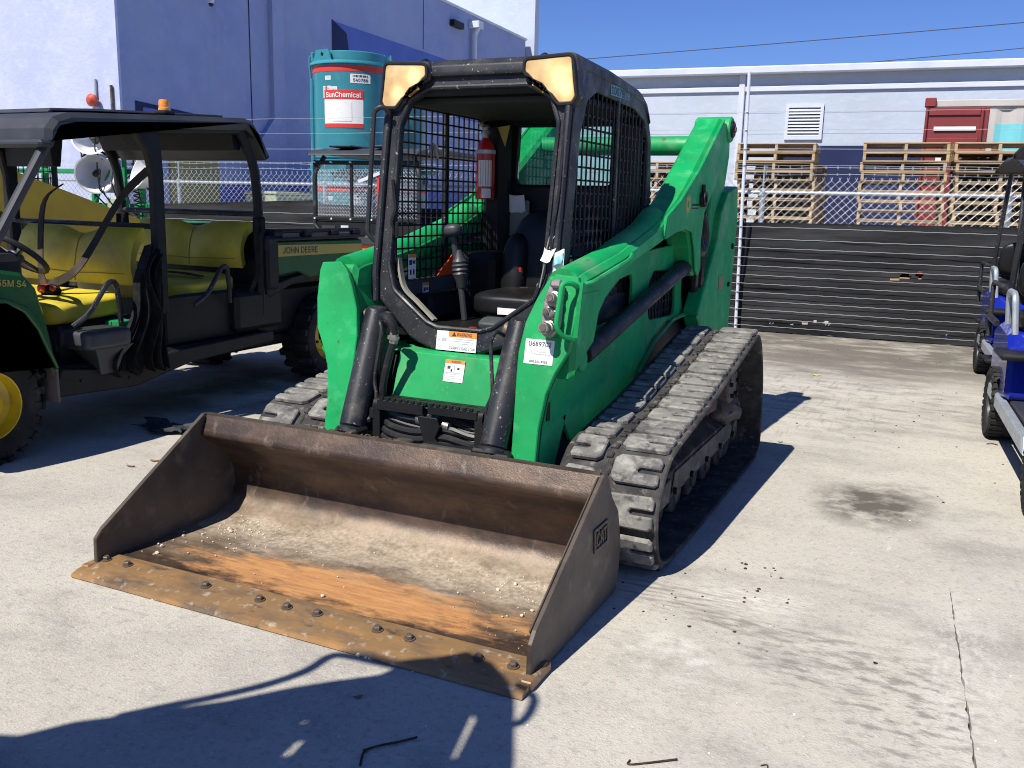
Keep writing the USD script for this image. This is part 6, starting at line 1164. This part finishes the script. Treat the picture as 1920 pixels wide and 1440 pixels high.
FE.part('strap', lathe([(.0545, 1.715), (.057, 1.715), (.057, 1.735), (.0545, 1.735), (.0545, 1.715)], 24, (-.39, 2.30, 0)), 'galv')
KY = Thing('key_bunch', 'bunch of keys hanging from the loader cab mesh', 'keys', (-.44, 1.80, 1.73))
KY.part('ring', tube([(-.44+.001*k, 1.80+.014*math.cos(k*.52), 1.745+.014*math.sin(k*.52)) for k in range(12)], .002, 5, True), 'bare')
for k in range(4): KY.part('key', frame(prism(rnd([(-.010, 0), (.010, 0), (.012, -.02), (.005, -.03), (.005, -.065), (-.004, -.068), (-.004, -.03), (-.012, -.02)], .004, 2), .002), (-.438+.004*k, 1.80+.010*(k-1.5), 1.735), (.3*(k-1.5), 1, .25*(k-1.5)), (0, -.25*(k-1.5), 1)), 'bare', smooth=False)
TG = Thing('paper_tag', 'crumpled white paper tag tied to the right cab post of the loader', 'tag', (.43, 1.34, 1.25), 'paper tags on the right cab post')
tagm = lambda x0, x1, z0, z1, y, sd: solidsheet(lambda s, q: np.array([x0+(x1-x0)*s+.008*(q-.5), y+.012*math.sin(s*5+q*3+sd)+.02*q, z0+(z1-z0)*q-.01*math.sin(s*3+sd)]), 8, 8, .0015)
TG.part('sheet', tagm(.405, .455, 1.22, 1.275, 1.285, 0), 'paper', smooth=60); TG.part('string', tube([(.435, 1.30, 1.27), (.44, 1.32, 1.31), (.45, 1.335, 1.33)], .002, 4), 'wire')
TG2 = Thing('inspection_tag', 'plastic inspection tag with green and red bands on the right cab post', 'tag', (.475, 1.34, 1.2))
TG2.part('card', tagm(.450, .495, 1.12, 1.262, 1.30, 2), 'sticker', smooth=60); TG2.part('printed_top', tagm(.453, .492, 1.20, 1.245, 1.2985, 2), 'blue_print', smooth=60); TG2.part('green_band', tagm(.450, .495, 1.15, 1.19, 1.2982, 2), 'jd_green', smooth=60); TG2.part('red_band', tagm(.450, .495, 1.12, 1.145, 1.2980, 2), 'red_flat', smooth=60)

# ================================================================== litter on the concrete
def pebble(x, y, r, seed, flat=.6, z=0.):
    m = trimesh.creation.icosphere(1, r); m.apply_transform(np.diag([1, 1, flat, 1])); m = jitter(m, r*1.1, .9/r, seed); m.apply_translation((x, y, z+r*flat*.55)); return m
pr_ = random.Random(21)
for k, (x, y, r, w) in enumerate(((.372, -.028, .011, 'just below the bucket lip, leftmost of three chips'), (.402, -.022, .014, 'below the bucket lip, middle and largest of three chips'), (.418, -.028, .009, 'below the bucket lip, rightmost of three chips'))):
    solo('stone_chip', pebble(x, y, r, k), 'white_stone', 'white stone chip '+w, 'stone', smooth=False)
gr = [pebble(pr_.uniform(-3, 4), pr_.uniform(-1.2, 6), pr_.choice((.0013, .0018, .0025, .003, .004)), k) for k in range(420)]
solo('loose_grit', gr, 'white_stone', 'fine pale grit scattered over the concrete yard', 'grit', kind='stuff', smooth=False)
cl = []
for cx, cy, sx, sy, n in ((1.10, .95, .2, .05, 9), (1.35, .78, .25, .05, 8), (1.12, .72, .15, .05, 7), (1.42, 1.30, .08, .03, 6), (1.43, 1.12, .05, .02, 4), (1.56, 1.09, .015, .012, 2), (1.38, 1.38, .06, .02, 5), (1.05, 1.16, .05, .02, 5), (2.0, 4.6, .5, .8, 22), (1.6, 3.6, .4, .9, 14), (1.2, 7.8, 1.3, .5, 26)):
    for k in range(n):
        x, y = pr_.gauss(cx, sx), pr_.gauss(cy, sy); m = pebble(x, y, pr_.uniform(.002, .008), pr_.randrange(999), .4); m.apply_transform(np.diag([1, 1, 1, 1])); cl.append(m)
solo('dirt_crumbs', cl, 'wood_dark', 'dark brown crumbs of dried mud on the concrete right of the bucket', 'mud', kind='stuff', smooth=False)
def twig(pts, r, lab):
    solo('twig', tube(catmull([(x, y, r+z) for x, y, z in pts], 4), r, 6), 'wood_dark', lab, 'twig')
tw = [tube(catmull([(.690, -.465, .005), (.72, -.425, .006), (.755, -.385, .005), (.787, -.346, .006)], 4), .0032, 6), tube(catmull([(.699, -.452, .005), (.697, -.475, .005), (.722, -.525, .006)], 3), .0032, 6)]
solo('twig', tw, 'wood_dark', 'forked dark twig in the shadow at the bottom of the picture', 'twig')
twig([(1.345, -.17, 0), (1.349, -.19, .0), (1.40, -.155, .001), (1.458, -.110, .002)], .0028, 'short dark twig at the bottom edge right of the shadow')
twig([(1.665, -.03, 0), (1.68, -.02, 0), (1.685, -.04, 0), (1.70, -.035, 0)], .002, 'tiny curled stem near the bottom right of the picture')
twig([(2.305, 4.16, 0), (2.33, 4.18, .004), (2.37, 4.17, 0)], .003, 'thin twig beside the tyre of the nearest blue cart')
def leaf(x, y, a, L, mat, lab, nm='dry_leaf'):
    m = solidsheet(lambda s, q: np.array([(s-.5)*L, (q-.5)*L*.42*math.sin(math.pi*(.06+.9*s)), .004+.10*L*(2*s-1)**2+.05*L*math.cos(q*6)]), 8, 4, .0008)
    m.apply_transform(trimesh.transformations.rotation_matrix(a, [0, 0, 1])); m.apply_translation((x, y, 0)); solo(nm, m, mat, lab, 'leaf', smooth=60)
leaf(1.12, 3.52, .4, .03, 'leaf_dry', 'brown leaf just behind the track shadow'); leaf(-1.93, 1.14, .2, .05, 'leaf_dry', 'brown leaf on sunlit concrete left of the bucket'); leaf(-1.9, 1.28, .5, .05, 'leaf_dry', 'curled leaf near the shadow of the utility vehicle')
leaf(-1.55, .86, .1, .04, 'leaf_dry', 'small brown leaf nearest the left corner of the bucket'); leaf(.52, -.245, .9, .03, 'leaf_dry', 'fragment of leaf in front of the cutting edge'); leaf(1.0, 6.1, .2, .07, 'yellow_leaf', 'bright yellow scrap on the ground by the fence', 'yellow_scrap')
rag = solidsheet(lambda s, q: np.array([-2.36+(s-.5)*.42*(1-.3*math.sin(q*5)), 1.82+(q-.5)*.20+.04*math.sin(s*9), .006+.055*meshkit.fbm(np.array([s*6, q*5, 1.]))]), 40, 24, .003)
solo('dark_rag', rag, 'cloth_dark', 'crumpled dark grey rag on the concrete behind the bucket', 'rag', smooth=60)
gs = []
for k in range(240):
    x = pr_.choice((pr_.uniform(-.9, .9), pr_.gauss(.72, .14), pr_.gauss(-.70, .12))); y = pr_.choice((pr_.gauss(.62, .06), pr_.gauss(.68, .04), pr_.uniform(.2, .7)))
    if abs(x) > .91 or not .17 < y < .78: continue
    z = float(np.interp(y, [.1, .58, .70, .775, .83], [.036, .026, .03, .05, .10])); gs.append(pebble(x, y, pr_.choice((.0015, .002, .003, .004)) if pr_.random() < .97 else .008, k, .8, z))
for x, y, r in ((-.80, .50, .008), (-.74, .60, .012), (-.72, .585, .009), (-.86, .45, .007), (.05, .34, .004), (.45, .5, .004)): gs.append(pebble(x, y, r, int(r*9999), .8, .027))
solo('gravel_in_bucket', gs, 'grit', 'pale gravel crumbs lying on the bucket floor', 'gravel', kind='stuff', smooth=False)

# ================================================================== machine parked beside the photographer, out of frame; its canopy throws the foreground shadow
SH = Thing('canopy_lift', 'parked machine behind the viewer whose canopy shades the foreground', 'machine', (-.2, -2.6, 0))
zc_ = 2.05
def sh(p, z=zc_): return (p[0]-.2127*z, p[1]-.7356*z)
shade = [(-2.2, -2.2), (-1.2, -1.45), (-.60, -1.05), (-.197, -.876), (-.123, -.76), (0, -.648), (.122, -.53), (.176, -.479), (.291, -.335), (.379, -.243), (.486, -.143), (.52, -.05), (.62, .01), (.70, .085), (.80, .06), (.90, -.02), (1.06, -.36), (1.2, -.75), (1.2, -2.4)]
slit1 = [(.905, -.42), (.935, -.43), (.885, -.19), (.862, -.165), (.845, -.18)]; slit2 = [(.43, -.475), (.45, -.47), (.48, -.425), (.46, -.418)]; slit3 = [(.50, -.62), (.53, -.6), (.515, -.50), (.49, -.53)]
SH.part('canopy', prism([sh(q) for q in shade], .06, (0, 0, zc_), holes=[[sh(q) for q in h] for h in (slit1, slit2, slit3)]), 'grey_plastic', smooth=False)
SH.part('grab_bar', tube(catmull([(*sh(q), zc_+.03) for q in ((-.03, -.665), (.06, -.55), (.135, -.458), (.222, -.333), (.276, -.21), (.287, -.10), (.332, -.07), (.467, -.056), (.54, -.05))], 5), .019, 6), 'dark_paint')
SH.part('side_loop', tube(catmull([(*sh(q), zc_+.03) for q in ((.92, .0), (.975, -.015), (1.0, -.09), (1.0, -.16), (.98, -.18))], 5), .016, 6), 'dark_paint')
for p_ in ((-1.9, -2.0), (.9, -2.2), (-1.9, -2.3), (.2, -.9)):
    q = sh(p_); SH.part('post', cyl((*q, .6), (*q, zc_), .03, 8), 'dark_plain')
SH.part('chassis', box(-2.4, .5, -3.8, -2.3, .35, .75, .05), 'grey_plastic')
for x in (-2.2, .25):
    for y in (-2.55, -3.5): rim_wheel(SH, x, y, .35, .25, 1 if x > 0 else -1, rim='dark_plain')
